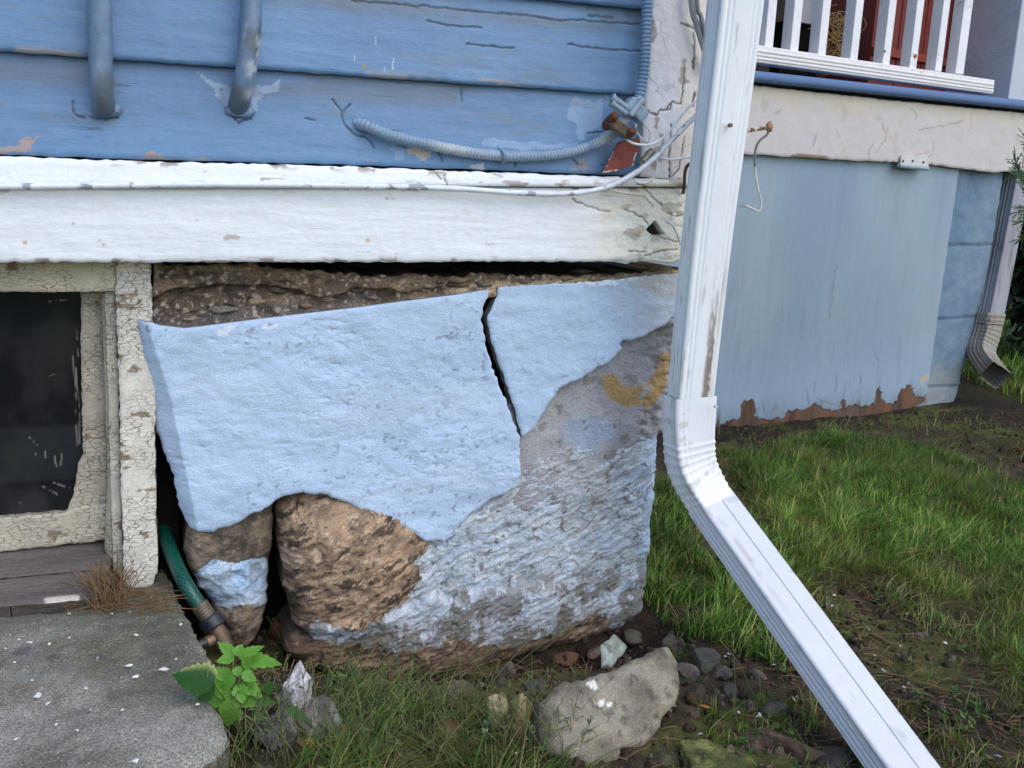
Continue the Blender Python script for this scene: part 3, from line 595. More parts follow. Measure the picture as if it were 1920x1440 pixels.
def bbc(u, v, d):
    w_ = u*math.cos(.45)+v*math.sin(.45); t = -u*math.sin(.45)+v*math.cos(.45)
    uu = w_+.014*fbm(u*20, v*20, None, 229, 3); tt = t+.007*fbm(u*24, v*24, None, 228, 3)
    un, vn_ = u+.012*fbm(u*38, v*38, None, 240, 5, .65), v+.012*fbm(u*38, v*38, None, 241, 5, .65)
    rk = mix(np.tile(A(166, 142, 118), (len(u), 1)), A(126, 106, 90), np.clip(.5+1.4*fbm(u*34, v*60, None, 242, 5, .65), 0, 1))
    rk = mix(rk, A(200, 180, 156), sst(.22, .5, fbm(u*70, v*90, None, 269, 5, .7))*.6)
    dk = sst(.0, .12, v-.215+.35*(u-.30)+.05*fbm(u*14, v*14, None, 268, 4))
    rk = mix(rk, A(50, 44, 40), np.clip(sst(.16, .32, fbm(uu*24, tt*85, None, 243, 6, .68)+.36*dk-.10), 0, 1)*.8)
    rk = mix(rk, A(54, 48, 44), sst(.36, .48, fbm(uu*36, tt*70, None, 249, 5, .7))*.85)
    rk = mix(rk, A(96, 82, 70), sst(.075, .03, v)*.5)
    pc = mix(np.tile(A(168, 184, 206), (len(u), 1)), A(194, 205, 219), np.clip(.5+1.2*fbm(u*40, v*60, None, 244, 5, .6), 0, 1))
    pc = mix(pc, A(168, 173, 180), (.35+.5*sst(-.1, .5, fbm(u*9, v*9, None, 245, 4))))
    pc = mix(pc, A(124, 116, 110), sst(.24, .40, fbm(uu*26, tt*95, None, 246, 6, .68)+.12*sst(.5, .75, u)-.10)*.5)
    pc = mix(pc, A(92, 86, 80), sst(.48, .56, fbm(u*75, v*75, None, 247, 5, .65))*.7)
    pc = mix(pc, A(138, 166, 200), sst(.77, .80, u+.01*fbm(u*40, v*40, None, 267, 3))*.5)
    b3 = inpoly(un, vn_, bare_rock)
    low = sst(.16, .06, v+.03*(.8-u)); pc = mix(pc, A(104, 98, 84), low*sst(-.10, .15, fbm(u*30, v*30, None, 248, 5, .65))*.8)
    return mix(pc, rk, b3*1.)
Q = [(min(a, CX-.002), b2) for a, b2 in PX(BB, f2)]
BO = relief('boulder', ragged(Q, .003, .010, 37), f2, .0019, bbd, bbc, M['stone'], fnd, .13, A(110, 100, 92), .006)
# small boulder at the left with a blue patch
SB = [(352, 985), (380, 955), (500, 930), (513, 950), (516, 990), (508, 1050), (505, 1100), (502, 1150), (492, 1190), (480, 1215), (460, 1225), (430, 1222), (412, 1180), (396, 1140), (372, 1105), (356, 1075), (345, 1040)]
f3 = FY(.015)
pat = PX([(368, 1062), (380, 1052), (402, 1046), (440, 1050), (482, 1046), (500, 1056), (505, 1075), (500, 1146), (488, 1142), (470, 1132), (452, 1128), (440, 1132), (432, 1145), (412, 1142), (386, 1122), (372, 1100), (364, 1080)], f3)
def sbd(u, v, d): return .024*(1-np.exp(-d/.012))-.01-.5*np.abs(u-.02-(v-.2)*.25)*.25+.006*(1-2*np.abs(fbm(u*16, v*16, None, 250, 4)))+.003*fbm(u*60, v*60, None, 251, 5, .65)
def sbc(u, v, d):
    rk = mix(np.tile(A(142, 128, 112), (len(u), 1)), A(86, 78, 70), np.clip(.5+1.4*fbm(u*34, v*44, None, 252, 6, .68), 0, 1)); rk = mix(rk, A(60, 55, 50), sst(.35, .5, fbm(u*45, v*45, None, 256, 4))*.7)
    un, vn_ = u+.004*fbm(u*60, v*60, None, 253, 3), v+.004*fbm(u*60, v*60, None, 254, 3)
    pc = mix(np.tile(A(158, 188, 220), (len(u), 1)), A(178, 196, 216), np.clip(.5+fbm(u*20, v*20, None, 255, 4), 0, 1))
    pc = mix(pc, A(110, 110, 110), sst(.42, .52, fbm(u*45, v*60, None, 257, 4))*.6)
    return mix(rk, pc, inpoly(un, vn_, pat)*1.)
relief('boulder', ragged(PX(SB, f3), .002, .008, 39), f3, .0019, sbd, sbc, M['stone'], fnd, .12, A(80, 72, 66), .005)
# crumbling mortar and rubble between plaster and skirt board
f4 = FY(-.002)
pt = PX([(287, 613), (345, 617), (420, 608), (500, 598), (600, 586), (700, 573), (850, 554), (935, 541), (1010, 534), (1120, 529), (1180, 523), (1290, 512)], f4)
def ptop(u): return np.interp(u, [p[0] for p in pt], [p[1] for p in pt])
TOPX = [(287, 497), (340, 502), (400, 500), (470, 498), (560, 508), (640, 513), (700, 520), (760, 516), (860, 521), (900, 513), (1000, 519), (1100, 517), (1180, 515), (1290, 504)]
rp = PX(TOPX, f4)
lay = PX([(287, 558), (330, 545), (400, 534), (470, 536), (540, 545), (600, 560), (660, 545), (760, 548), (860, 535)], f4)
def rbd(u, v, d):
    t = v-ptop(u); s = .55*np.clip(t, -.02, 1)
    lz = np.interp(u, [p[0] for p in lay], [p[1] for p in lay]); st = sst(-.003, .003, v-lz+.004*fbm(u*30, v*8, None, 263, 3))
    k = sst(.0, .025, t); return -.005-s+(.022*st*sst(.5, .3, u)+.012*fbm(u*22, v*45, None, 260, 5, .6)+.006*np.abs(fbm(u*45, v*70, None, 261, 4)))*k
def rbc(u, v, d):
    c = mix(np.tile(A(88, 78, 68), (len(u), 1)), A(132, 116, 98), np.clip(.4+.9*fbm(u*12, v*30, None, 262, 5), 0, 1))
    c = mix(c, A(176, 158, 132), sst(.012, .0, v-ptop(u)+.01*fbm(u*14, v*20, None, 266, 3))*sst(.30, .42, u)*.9)
    c = mix(c, A(92, 90, 94), sst(.03, .01, v-ptop(u))*sst(.35, .2, u)*.6)
    c = mix(c, A(58, 50, 44), sst(.2, .5, fbm(u*30, v*60, None, 265, 5, .65))*.7)
    return mix(c, A(190, 180, 165), sst(.55, .7, fbm(u*150, v*150, None, 264, 2))*.5)
Q = [(max(-.03, min(a, CX-.004)), b2) for a, b2 in ragged(rp, .003, .008, 41, False)]
low = [(a, b2-.012) for a, b2 in pt]
relief('mortar_rubble', Q+[(min(a, CX-.004), b2) for a, b2 in low[::-1]], f4, .0020, rbd, rbc, M['rubble'], fnd, .16, A(80, 70, 60), .003)
r1 = rock('loose_stone', aty(1232, 508, .03), (.028, .03, .012), M['rubble'], 5, A(150, 130, 105), fnd, 3)
r1 = rock('loose_stone', aty(1090, 512, .06), (.02, .02, .008), M['rubble'], 6, A(110, 95, 80), fnd, 3)
for i_, (a, b2, sx, sz) in enumerate(((318, 582, .022, .009), (352, 596, .020, .006), (365, 556, .030, .010), (420, 580, .026, .007), (432, 536, .034, .010), (486, 566, .022, .008), (520, 545, .030, .009), (560, 524, .026, .008), (575, 572, .020, .005), (622, 556, .030, .009), (668, 540, .024, .008), (700, 556, .018, .005), (735, 538, .030, .008), (790, 540, .022, .007), (850, 534, .026, .007), (905, 532, .020, .006), (980, 526, .024, .006), (1060, 522, .018, .005), (340, 526, .030, .010), (470, 515, .03, .01))):
    fz = (aty(a, b2, 0)[2]-float(ptop(np.array([aty(a, b2, 0)[0]]))[0]))
    rock('loose_stone', aty(a, b2, max(.0, .55*fz)+.008), (sx*.9, .016, sz), M['rubble'], 900+i_, [A(120, 104, 88), A(142, 128, 110), A(96, 86, 76), A(110, 104, 100)][i_ % 4], fnd, 3, 8, .16, .2*math.sin(i_*3.), 24)
# dark core of the wall
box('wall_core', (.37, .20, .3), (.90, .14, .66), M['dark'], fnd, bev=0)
box('wall_core', (CX-.06, .20, .3), (.10, .30, .56), M['rubble'], fnd, col=A(95, 88, 80), bev=.01)
box('side_foundation', (CX-.06, 1.5, .31), (.10, 2.5, .62), M['coat'], fnd, col=pb, bev=.005)
rock('brick_bit', aty(518, 1180, .09), (.015, .02, .03), M['rubble'], 8, A(92, 62, 46), fnd, 3)


# ================================================================== PIPES, CABLES AND FITTINGS ON THE WALL
def pw(pts, Y):                                        # pixels -> points on the wall plane at Y (Y may be a list)
    ys = Y if hasattr(Y, '__len__') else [Y]*len(pts); return [aty(a, b, y_) for (a, b), y_ in zip(pts, ys)]
def top_tag(o, label, cat, group=None): return tag(o, label, cat, group)
greyb = A(92, 118, 150)
def pipecol(seed, splash):
    def f(I, J, V):
        x, z_ = V[:, 0], V[:, 2]; c = mix(np.tile(greyb, (len(V), 1)), A(112, 134, 160), np.clip(.5+fbm(x*40, z_*12, None, seed, 4), 0, 1))
        c = mix(c, A(84, 92, 96), sst(.1, .5, fbm(x*30, z_*14, None, seed+4, 4)+1.2*sst(.91, .84, z_)*.6-.3)*.7)
        if splash: c = mix(c, A(176, 188, 204), sst(.25, .4, fbm(x*60, z_*60, V[:, 1]*60, seed+2, 4))*sst(.02, .0, np.abs(x-splash)-.004)*.8)
        return c
    return f
# two rigid conduits that turn into the lowest board
for k, (pts, Y, rad, sp_, lab, cp) in enumerate((
    ([(190, -420), (187, -120), (187, 0), (188, 90), (190, 165), (193, 192), (196, 206)], [-.047]*4+[-.044, -.032, -.008], .0145, None, 'straight grey blue conduit pipe at the left going down into the lowest clapboard', (196, 204)),
    ([(478, -420), (473, -120), (471, 0), (468, 70), (461, 135), (452, 180), (444, 208)], [-.047]*4+[-.044, -.034, -.008], .0140, .115, 'curved grey conduit pipe with white paint splashes bending into the lowest clapboard', (446, 206)))):
    e = empty('conduit_pipe', aty(*cp, -.02), lab, 'pipe')
    tube('pipe', pw(pts, Y), rad, M['cable'], e, 28, .006, pipecol(300+k*10, sp_), lambda L, T, s=k: 1+.025*vn(L*60, L*0+s))
    V, Fc = ICO[3]; c0 = aty(cp[0]+6, cp[1]+2, -.020); r_ = 1+.22*fbm(V[:, 0]*2, V[:, 1]*2, V[:, 2]*2, 310+k, 4)
    mk('caulk', V*r_[:, None]*np.array([.019, .006, .009])+c0, (np.zeros((0, 4), int), Fc), M['cable'], e, A(108, 132, 162))
def helix(per, amp): return lambda L, T: 1+amp*np.cos(L/per*2*math.pi)
def armcol(a, b2, seed): return lambda I, J, V: mix(mix(np.tile(a, (len(V), 1)), b2, np.clip(.5+fbm(V[:, 0]*20, V[:, 2]*20, None, seed, 3), 0, 1)), A(196, 200, 196), sst(.3, .7, fbm(V[:, 0]*9, V[:, 2]*9, None, seed+3, 3))*.4)
o = tube('armored_cable', pw([(668, 232), (690, 237), (735, 255), (800, 270), (870, 284), (940, 292), (1000, 293), (1060, 286), (1110, 272), (1150, 250), (1172, 232)], [-.012, -.03]+[-.036]*7+[-.046, -.05]), .0078, M['cable'], None, 20, .0009, armcol(A(126, 152, 178), A(146, 166, 186), 320), helix(.0056, .10))
tag(o, 'sagging ribbed metal cable painted pale blue across the lowest clapboard', 'cable')
o = tube('armored_cable', pw([(1217, -330), (1214, -60), (1213, 0), (1211, 60), (1208, 120), (1201, 170), (1192, 205), (1186, 222)], -.052), .0080, M['cable'], None, 20, .0009, armcol(A(104, 132, 166), A(120, 146, 178), 330), helix(.0060, .10))
tag(o, 'upright ribbed metal cable painted blue along the edge of the corner board', 'cable')
o = tube('cable_strap', pw([(936, 279), (944, 284), (947, 296), (942, 306)], [-.03, -.047, -.047, -.03]), .0022, M['cable'], None, 8, .002, A(130, 155, 180), None)
tag(o, 'small painted strap holding the sagging ribbed cable to the clapboard', 'strap')
def axb(p, q_):
    t = q_-p; L = np.linalg.norm(t); t = t/L; s = np.cross(t, [0, -1, 0]); s /= np.linalg.norm(s); return (p+q_)/2, L, [t, s, np.cross(t, s)]
# cable clamp connector
e = empty('cable_clamp', aty(1180, 205, -.05), 'painted grey blue cable clamp with two screws where the upright ribbed cable ends', 'clamp')
silv = A(140, 160, 178)
for a, b2 in (((1148, 182), (1180, 205)), ((1146, 193), (1176, 214))):
    tube('screw', pw([a, b2], -.066), .0045, M['cable'], e, 12, .002, silv, lambda L, T: 1+.08*np.cos(L/.0016*6.28)+.45*(L < .004))
c_, L_, ax = axb(aty(1176, 190, -.06), aty(1206, 222, -.06)); box('body', c_, (L_, .022, .022), M['cable'], e, ax, silv, .004)
c_, L_, ax = axb(aty(1186, 200, -.064), aty(1190, 204, -.064)); box('saddle', c_, (.008, .034, .028), M['cable'], e, ax, A(150, 168, 184), .003)
c_, L_, ax = axb(aty(1160, 228, -.055), aty(1178, 222, -.05)); box('lug', c_, (.018, .012, .012), M['cable'], e, ax, A(165, 180, 192), .003)
# rusty ground clamp
e = empty('ground_clamp', aty(1160, 238, -.06), 'rusty brown ground clamp with two screw heads above the red metal tag', 'clamp')
c_, L_, ax = axb(aty(1142, 226, -.070), aty(1178, 252, -.070)); box('clamp_block', c_, (L_, .017, .016), M['rust'], e, ax, A(98, 84, 68), .003)
for (a, b2), s in (((1144, 222), 1), ((1177, 250), 1)):
    p = aty(a, b2, -.070)
    tube('screw_head', [p+np.array([0, .004, -.004]), p+np.array([.001, -.016, .004])], .0072, M['rust'], e, 14, .002, A(104, 66, 48), lambda L, T: np.where(L > T*.75, .82, 1.))
V, Fc = ICO[3]; mk('rusty_collar', V*np.array([.009, .007, .008])*(1+.15*fbm(V[:, 0]*3, V[:, 1]*3, V[:, 2]*3, 4, 3))[:, None]+aty(1139, 234, -.066), (np.zeros((0, 4), int), Fc), M['rust'], e, A(84, 58, 44))
# red tag: a slightly bent sheet
ft = frame(aty(1170, 290, -.050), (1, -.12, 0), (.1, .05, 1))
rt = [(1158, 263), (1170, 262), (1200, 259), (1200, 272), (1193, 290), (1189, 312), (1170, 317), (1150, 320), (1133, 321), (1140, 305), (1150, 283)]
Q = PX(rt, ft); fold = uv_of(1196, 272, ft)
o = relief('red_tag', ragged(Q, .0008, .006, 3), ft, .0012, lambda u, v, d: .0016*fbm(u*30, v*30, None, 5, 3)-.004*sst(.018, -.02, u-fold[0]+.020+(v-fold[1])*.3),
       lambda u, v, d: mix(mix(np.tile(A(138, 58, 44), (len(u), 1)), A(118, 48, 38), np.clip(.5+fbm(u*40, v*40, None, 6, 3), 0, 1)), A(225, 215, 205), ((d < .0016) & (fbm(u*90, v*90, None, 7, 3) > .1))*.9), M['redtag'], None, .0016, A(120, 50, 36), 0)
tag(o, 'bent red metal tag hanging below the rusty ground clamp', 'tag')
e = empty('cable_connector', aty(1216, 290, -.055), 'small bare silver connector on the corner board beside the red tag', 'connector')
tube('body', pw([(1209, 300), (1216, 291), (1224, 283)], -.054), .0065, M['brass'], e, 12, .002, A(150, 150, 140), lambda L, T: 1+.12*np.cos(L/.002*6.28))
tube('nut', pw([(1206, 304), (1210, 299)], -.054), .0075, M['brass'], e, 6, .004, A(165, 160, 150), None)
wht = A(218, 226, 238)
def wcol(c1, c2, th, seed): return lambda I, J, V: mix(np.tile(c1, (len(V), 1)), c2, sst(th, th+.1, fbm(V[:, 0]*60, V[:, 2]*60, V[:, 1]*60, seed, 4))*.8)
for pts, Y, rad, c, lab in (
    ([(-300, 352), (0, 350), (200, 348), (400, 346), (620, 348), (840, 353), (960, 361), (1060, 363), (1130, 353), (1180, 331), (1222, 301), (1262, 260), (1300, 222), (1340, 190)], [-.047]*8+[-.05, -.056, -.064, -.066, -.07, -.09], .0042, wcol(wht, A(120, 125, 135), .42, 340), 'thick white painted cable running along the skirt board and up behind the downspout'),
    ([(1146, 238), (1156, 250), (1172, 261), (1192, 270), (1218, 271), (1240, 261), (1262, 238), (1285, 208), (1315, 180)], -.072, .0021, lambda I, J, V: mix(np.tile(A(72, 104, 108), (len(V), 1)), wht, sst(.655, .665, V[:, 0])), 'thin wire green at the rusty clamp and white where it rises to the downspout'),
    ([(1236, 296), (1258, 299), (1280, 296), (1310, 290)], -.050, .0020, wht, 'thin white wire lying level between the silver connector and the downspout'),
    ([(1184, 332), (1195, 341), (1210, 343), (1224, 334), (1231, 318), (1231, 300), (1226, 288)], [-.05, -.056, -.06, -.06, -.06, -.056, -.052], .0017, A(214, 216, 218), 'thin white wire hanging in a loop below the silver connector'),
    ([(1140, 354), (1160, 360), (1186, 364), (1206, 367), (1216, 376), (1226, 386)], -.050, .0018, A(196, 190, 182), 'short kinked wire stuck to the peeling corner of the skirt board'),
    ([(1193, 232), (1192, 244), (1202, 258), (1214, 268)], -.066, .0014, A(190, 195, 200), 'hair thin pale wire from the cable clamp down towards the red tag'),
    ([(1204, 228), (1216, 242), (1219, 256), (1214, 270)], -.064, .0011, A(200, 204, 210), 'hair thin wire bowing to the right under the cable clamp'),
    ([(1250, 414), (1262, 424), (1270, 440), (1276, 458)], -.046, .0018, A(205, 212, 222), 'short white wire end curling over the rotten end of the skirt board'),
    ([(1300, 303), (1288, 312), (1284, 326), (1283, 348), (1281, 362)], [-.07, -.06, -.05, -.045, -.036], .0028, A(74, 66, 60), 'short black hooked wire beside the downspout above the skirt board'),
    ([(1286, -200), (1296, 0), (1306, 45), (1318, 85), (1330, 130)], -.05, .0046, A(150, 156, 160), 'grey cable at the very top behind the downspout'),
    ([(1300, -200), (1307, 0), (1314, 30), (1324, 70), (1336, 110)], -.056, .0038, A(132, 138, 142), 'second darker grey cable at the very top closest to the downspout'),
    ([(1176, 215), (1190, 190), (1200, 183), (1206, 195)], -.06, .0012, A(200, 206, 212), 'tiny pale wire loop on top of the cable clamp')):
    o = tube('cable' if rad > .003 and 'hook' not in lab else 'wire', pw(pts, Y), rad, M['cable'], None, 12, .003, c, (lambda L, T: 1+.08*vn(L*90, L*0)) if rad > .002 else None); tag(o, lab, 'cable' if rad > .003 and 'hook' not in lab else 'wire')
# nails in the rotten corner
for a, b2 in ((1212, 400), (1262, 402), (1234, 403)):
    if a == 1234: continue
    p = aty(a, b2, -.034); e = tube('nail', [p, p+np.array([.001, -.004, .0])], .0028, M['cable'], None, 10, .001, A(226, 226, 230), None)
    tag(e, 'white painted nail head standing out, the %s of two above the rotten hole' % ('left' if a == 1212 else 'right'), 'nail')

# ================================================================== NEAR DOWNSPOUT
ds = empty('downspout', aty(1305, 745, -.10), 'white ribbed metal downspout on the corner with an elbow and a long slanting lower run', 'downspout')
def section(w_, d_, g=1.0):
    """rolled rectangular profile: x to the right, y outwards; ribs on the sides and near the front edges"""
    P = []; nside = 44; r = .006
    for i in range(nside):                              # front face left -> right
        t = i/nside; x_ = -w_/2+w_*t; y_ = d_/2; edge = min(t, 1-t)*w_
        y_ += (-.0020*math.exp(-((edge-.011)/.0018)**2)-.0016*math.exp(-((edge-.018)/.0018)**2))*g*(1 if t < .5 else .4)
        if edge < r: y_ -= r-math.sqrt(max(0, r*r-(r-edge)**2))
        P.append((x_, y_))
    for i in range(nside):                              # right side front -> back
        t = i/nside; e_ = min(t, 1-t)*d_; x_ = w_/2-(.0024*(.5-.5*math.cos(t*2*math.pi*4)) if .12 < t < .88 else 0)
        if e_ < r: x_ -= (r-math.sqrt(max(0, r*r-(r-e_)**2)))*.6
        P.append((x_, d_/2-r*.9-(d_-r*1.8)*t))
    for i in range(12): P.append((w_/2-r*.4-(w_-r*.8)*i/12, -d_/2))
    for i in range(nside):
        t = i/nside; e_ = min(t, 1-t)*d_; x_ = -w_/2+(.0024*(.5-.5*math.cos(t*2*math.pi*4)) if .12 < t < .88 else 0)
        if e_ < r: x_ += (r-math.sqrt(max(0, r*r-(r-e_)**2)))*.6
        P.append((x_, -d_/2+r*.9+(d_-r*1.8)*t))
    return P
WD, DP = .067, .046
sec = section(WD, DP)
def outline_shift(px, py, Y): return aty(px, py, Y)
# axis points of the upper pipe: centre of the front face seen at px, set back half the depth
def axp(px, py, Yf): p = aty(px, py, Yf); return p+np.array([0, DP/2, 0])
pA = axp(1412, -250, -.215); pT = axp(1394, 0, -.185); pM = axp(1340, 440, -.150); pB = axp(1307, 752, -.128)
up_path = spline([pA+(pA-pT)*1.2, pA, pT, pM, pB], .006)
zB = pB[2]
def upcol(I, J, V):
    c = np.tile(A(233, 238, 246), (len(V), 1)); t = J/len(sec)
    z_ = V[:, 2]; fr_ = (J < 44)*(J/44.)
    n_ = fbm(V[:, 0]*90, z_*9, None, 350, 5); low = sst(.70, .50, z_)
    band = sst(.55, .68, fr_)*sst(.99, .90, fr_)
    c = mix(c, A(176, 166, 150), band*low*sst(-.35, .35, n_)*.75)
    c = mix(c, A(92, 84, 76), band*low*sst(.05, .5, n_+.6*fbm(V[:, 0]*220, z_*160, None, 351, 4))*.7)
    st = sst(.80, .84, fr_)*sst(.95, .90, fr_)*sst(.95, .6, z_); c = mix(c, A(196, 186, 168), st*sst(-.1, .5, fbm(V[:, 0]*200, z_*7, None, 352, 4))*.7)
    return mix(c, A(150, 150, 146), sst(.45, .7, fbm(V[:, 0]*160, z_*10, V[:, 1]*160, 353, 4))*.5)
r0, u0 = np.array([1, 0, 0.]), np.array([0, -1, 0.])
n = len(up_path)
sweep('upper_pipe', sec, up_path, [r0]*n, [u0]*n, M['metal_white'], ds, upcol, np.linspace(1.13, 1.0, n))
# elbow + lower run
eA = axp(1306, 745, -.126); eB = axp(1304, 830, -.126)
lA = axp(1352, 962, -.155); lB = atz(1697, 1440, .035)+np.array([0, .02, 0.]); Tl = (lB-lA)/np.linalg.norm(lB-lA)
lC = lA+Tl*((lA[2]-.012)/-Tl[2]+.0)
ctrl = [eA+np.array([0, 0, .03]), eA, eB, axp(1312, 888, -.130), lA, lA+Tl*.03]
el = spline(ctrl, .0016)
def transport(path):
    T = np.gradient(path, axis=0); T /= np.linalg.norm(T, axis=1)[:, None]; r = r0.copy(); R_, U_ = [], []
    for t in T:
        r = r-t*(r@t); r /= np.linalg.norm(r); R_.append(r.copy()); U_.append(np.cross(r, -t)*-1)
    return R_, U_, T
Rr, Uu, Tt = transport(el)
Uu = [u_ if u_[1] < 0 else -u_ for u_ in Uu]
TW = math.radians(17)*sst(0, 1, np.linspace(-.2, 1.05, len(el)))
Rr, Uu = [r*math.cos(a)-u_*math.sin(a) for r, u_, a in zip(Rr, Uu, TW)], [u_*math.cos(a)+r*math.sin(a) for r, u_, a in zip(Rr, Uu, TW)]
i0 = int(np.argmin(np.linalg.norm(el-eA, axis=1))); L = np.concatenate([[0], np.cumsum(np.linalg.norm(np.diff(el, axis=0), axis=1))])
bend0 = L[int(np.argmin(np.linalg.norm(el-eB, axis=1)))]; bend1 = L[int(np.argmin(np.linalg.norm(el-lA, axis=1)))]
inb = sst(bend0-.006, bend0, L)*sst(bend1-.004, bend1-.014, L)
sc = 1.13-.07*sst(bend0, bend1, L)+inb*.042*np.abs(np.sin((L-bend0)/.0135*math.pi+.5*np.sin(L*60)))**5-inb*.01
sc[L < bend0] += .03*sst(bend0, bend0-.05, L[L < bend0])
keep = L > .028
def elcol(I, J, V):
    c = np.tile(A(222, 227, 236), (len(V), 1)); n_ = fbm(V[:, 0]*60, V[:, 2]*60, V[:, 1]*60, 360, 4)
    return mix(c, A(172, 172, 166), sst(.32, .6, n_)*.5)
secE = section(WD, DP, .25)
sweep('elbow', secE, el[keep], np.array(Rr)[keep], np.array(Uu)[keep], M['metal_white'], ds, elcol, sc[keep], cap=False)
lo = spline([lA-Tl*.012, lA+(lC-lA)*.5, lC], .006); n = len(lo); rl = Rr[-1]; ul = Uu[-1]
def locol(I, J, V):
    fr_ = (J < 44)*(J/44.); c = np.tile(A(206, 210, 222), (len(V), 1))
    s = sst(.10, .2, fr_)*sst(.34, .22, fr_)*sst(.35, .28, V[:, 2])*sst(.12, .24, V[:, 2])
    c = mix(c, A(170, 160, 142), s*sst(-.1, .5, fbm(V[:, 0]*40, V[:, 2]*40, None, 371, 4))*.6)
    return mix(c, A(150, 148, 140), sst(.5, .7, fbm(V[:, 0]*60, V[:, 2]*60, V[:, 1]*60, 370, 4))*.3)
sec2 = list(section(WD*1.06, DP*1.0, .0))
for i in range(44):                                     # lock seam along the front of the lower run
    t = i/44.
    if t > .56: sec2[i] = (sec2[i][0], sec2[i][1]+.0012)
sweep('lower_pipe', sec2, lo, [rl]*n, [ul]*n, M['metal_white'], ds, locol, np.full(n, 1.06))
# dark line of the seam
off = [p+rl*(.56-.5)*WD*1.06*1.06+ul*(DP*.53+.0002) for p in lo]
tube('seam', off[2:], .0007, M['rubber'], ds, 6, .01, A(90, 95, 105), None)
for a, b2, Y in ((1367, 235, -.171), (1258, 764, -.108), (1340, 762, -.140)):
    p = aty(a, b2, Y); tube('screw', [p, p+np.array([0, -.006, 0])], .0030 if a == 1367 else .0024, M['rust'], ds, 8, .001, A(130, 108, 96) if a == 1367 else A(200, 200, 200), None)
# rusty screw and wire at its right
e = empty('rusty_hook', aty(1440, 240, -.10), 'rusty screw with a bent grey wire dangling right of the downspout', 'hook')
tube('screw', pw([(1392, 246), (1412, 243), (1432, 240), (1440, 239)], -.115), .0030, M['rust'], e, 12, .0008, lambda I, J, V: mix(np.tile(A(222, 214, 205), (len(V), 1)), A(126, 92, 70), sst(-.1, .2, fbm(V[:, 0]*260, V[:, 2]*260, None, 4, 3))), helix(.004, .18))
V, Fc = ICO[3]; mk('screw_head', V*np.array([.006, .006, .008])*(1+.25*fbm(V[:, 0]*3, V[:, 1]*3, V[:, 2]*3, 14, 3))[:, None]+aty(1442, 238, -.115), (np.zeros((0, 4), int), Fc), M['rust'], e, A(160, 124, 94))
tube('wire', pw([(1442, 244), (1437, 254), (1426, 262), (1418, 276), (1415, 300), (1417, 330), (1422, 358), (1427, 378), (1424, 396), (1412, 392), (1400, 387), (1385, 385)], -.115), .0019, M['cable'], e, 10, .003, lambda I, J, V: mix(np.tile(A(104, 104, 102), (len(V), 1)), A(190, 192, 194), sst(.1, .3, fbm(V[:, 0]*50, V[:, 2]*50, None, 5, 3))), None)

# ================================================================== PORCH
dP = ray(4140, 510); dP[2] = 0; dP /= np.linalg.norm(dP)
PO = atz(1360, 802, 0.0)
fp = frame(PO, dP); nP = fp[3]
def fpo(off): return frame(PO+nP*off, dP)
porch = empty('porch', PO+dP*.5-nP*.1, 'raised porch with white balusters, white fascia and a blue access panel below', 'porch')
def uz(px, py, off=0):
    fr = fpo(off); return uv_of(px, py, fr)
def pbox(name, u0_, u1, z0, z1, off0, off1, mat, col, parent=None, bev=.003):
    c = PO+dP*(u0_+u1)/2+nP*(off0+off1)/2+np.array([0, 0, (z0+z1)/2])
    return box(name, c, (abs(u1-u0_), abs(off1-off0), abs(z1-z0)), M[mat], parent or porch, [dP, nP, (0, 0, 1)], col, bev)
fa = fpo(.04)
FAS = [(915, 98), (1150, 128), (1300, 147), (1425, 161), (1650, 186), (1920, 212), (2300, 243), (2300, 330), (1918, 321), (1860, 323), (1720, 305), (1600, 301), (1415, 290), (1150, 277), (915, 265)]
fcr = [PX(l, fa) for l in ([(1722, 243), (1745, 240), (1760, 236), (1790, 232), (1808, 226)], [(1628, 300), (1630, 280), (1638, 268)], [(1640, 285), (1660, 262), (1664, 240)], [(1655, 232), (1658, 250)], [(1748, 262), (1750, 280), (1740, 296)], [(1700, 300), (1722, 290), (1740, 285)], [(1530, 250), (1525, 275)], [(1568, 242), (1575, 262)], [(1705, 200), (1720, 212), (1718, 225)], [(1450, 215), (1462, 208)], [(1820, 210), (1822, 240)])]
def fac(u, v, d):
    c = np.tile(A(190, 186, 188), (len(u), 1)); Pt = PX([(1150, 128), (2300, 243)], fa); zt_ = np.interp(u, [Pt[0][0], Pt[1][0]], [Pt[0][1], Pt[1][1]])
    c = mix(c, A(206, 192, 152), sst(.09, .01, zt_-v+.02*fbm(u*9, v*3, None, 400, 3))*.45)
    c = mix(c, A(140, 132, 110), sst(.022, .0, zt_-v+.008*fbm(u*40, v*3, None, 402, 3))*.55)  # shade under the deck edge painted in, over the dirty yellow
    
    for l in fcr: c = mix(c, A(150, 142, 130), .8*sst(.0035, .001, dline(u+.004*fbm(u*40, v*40, None, 5, 2), v+.004*fbm(u*40, v*40, None, 6, 2), l)[0]))
    c = mix(c, A(176, 168, 158), sst(.66, .76, fbm(u*22, v*16, None, 404, 5))*.5)
    q_ = PX([(1485, 288), (1545, 291), (1560, 297), (1480, 300)], fa); return mix(c, A(140, 120, 104), inpoly(u, v, q_)*.9)
relief('fascia', ragged(PX(FAS, fa), .002, .02, 3), fa, .0045, lambda u, v, d: .0012*fbm(u*14, v*5, None, 401, 4)+.0012*fbm(u*22, v*18, None, 403, 4), fac, M['porch_paint'], porch, .04, A(150, 145, 135), .003)
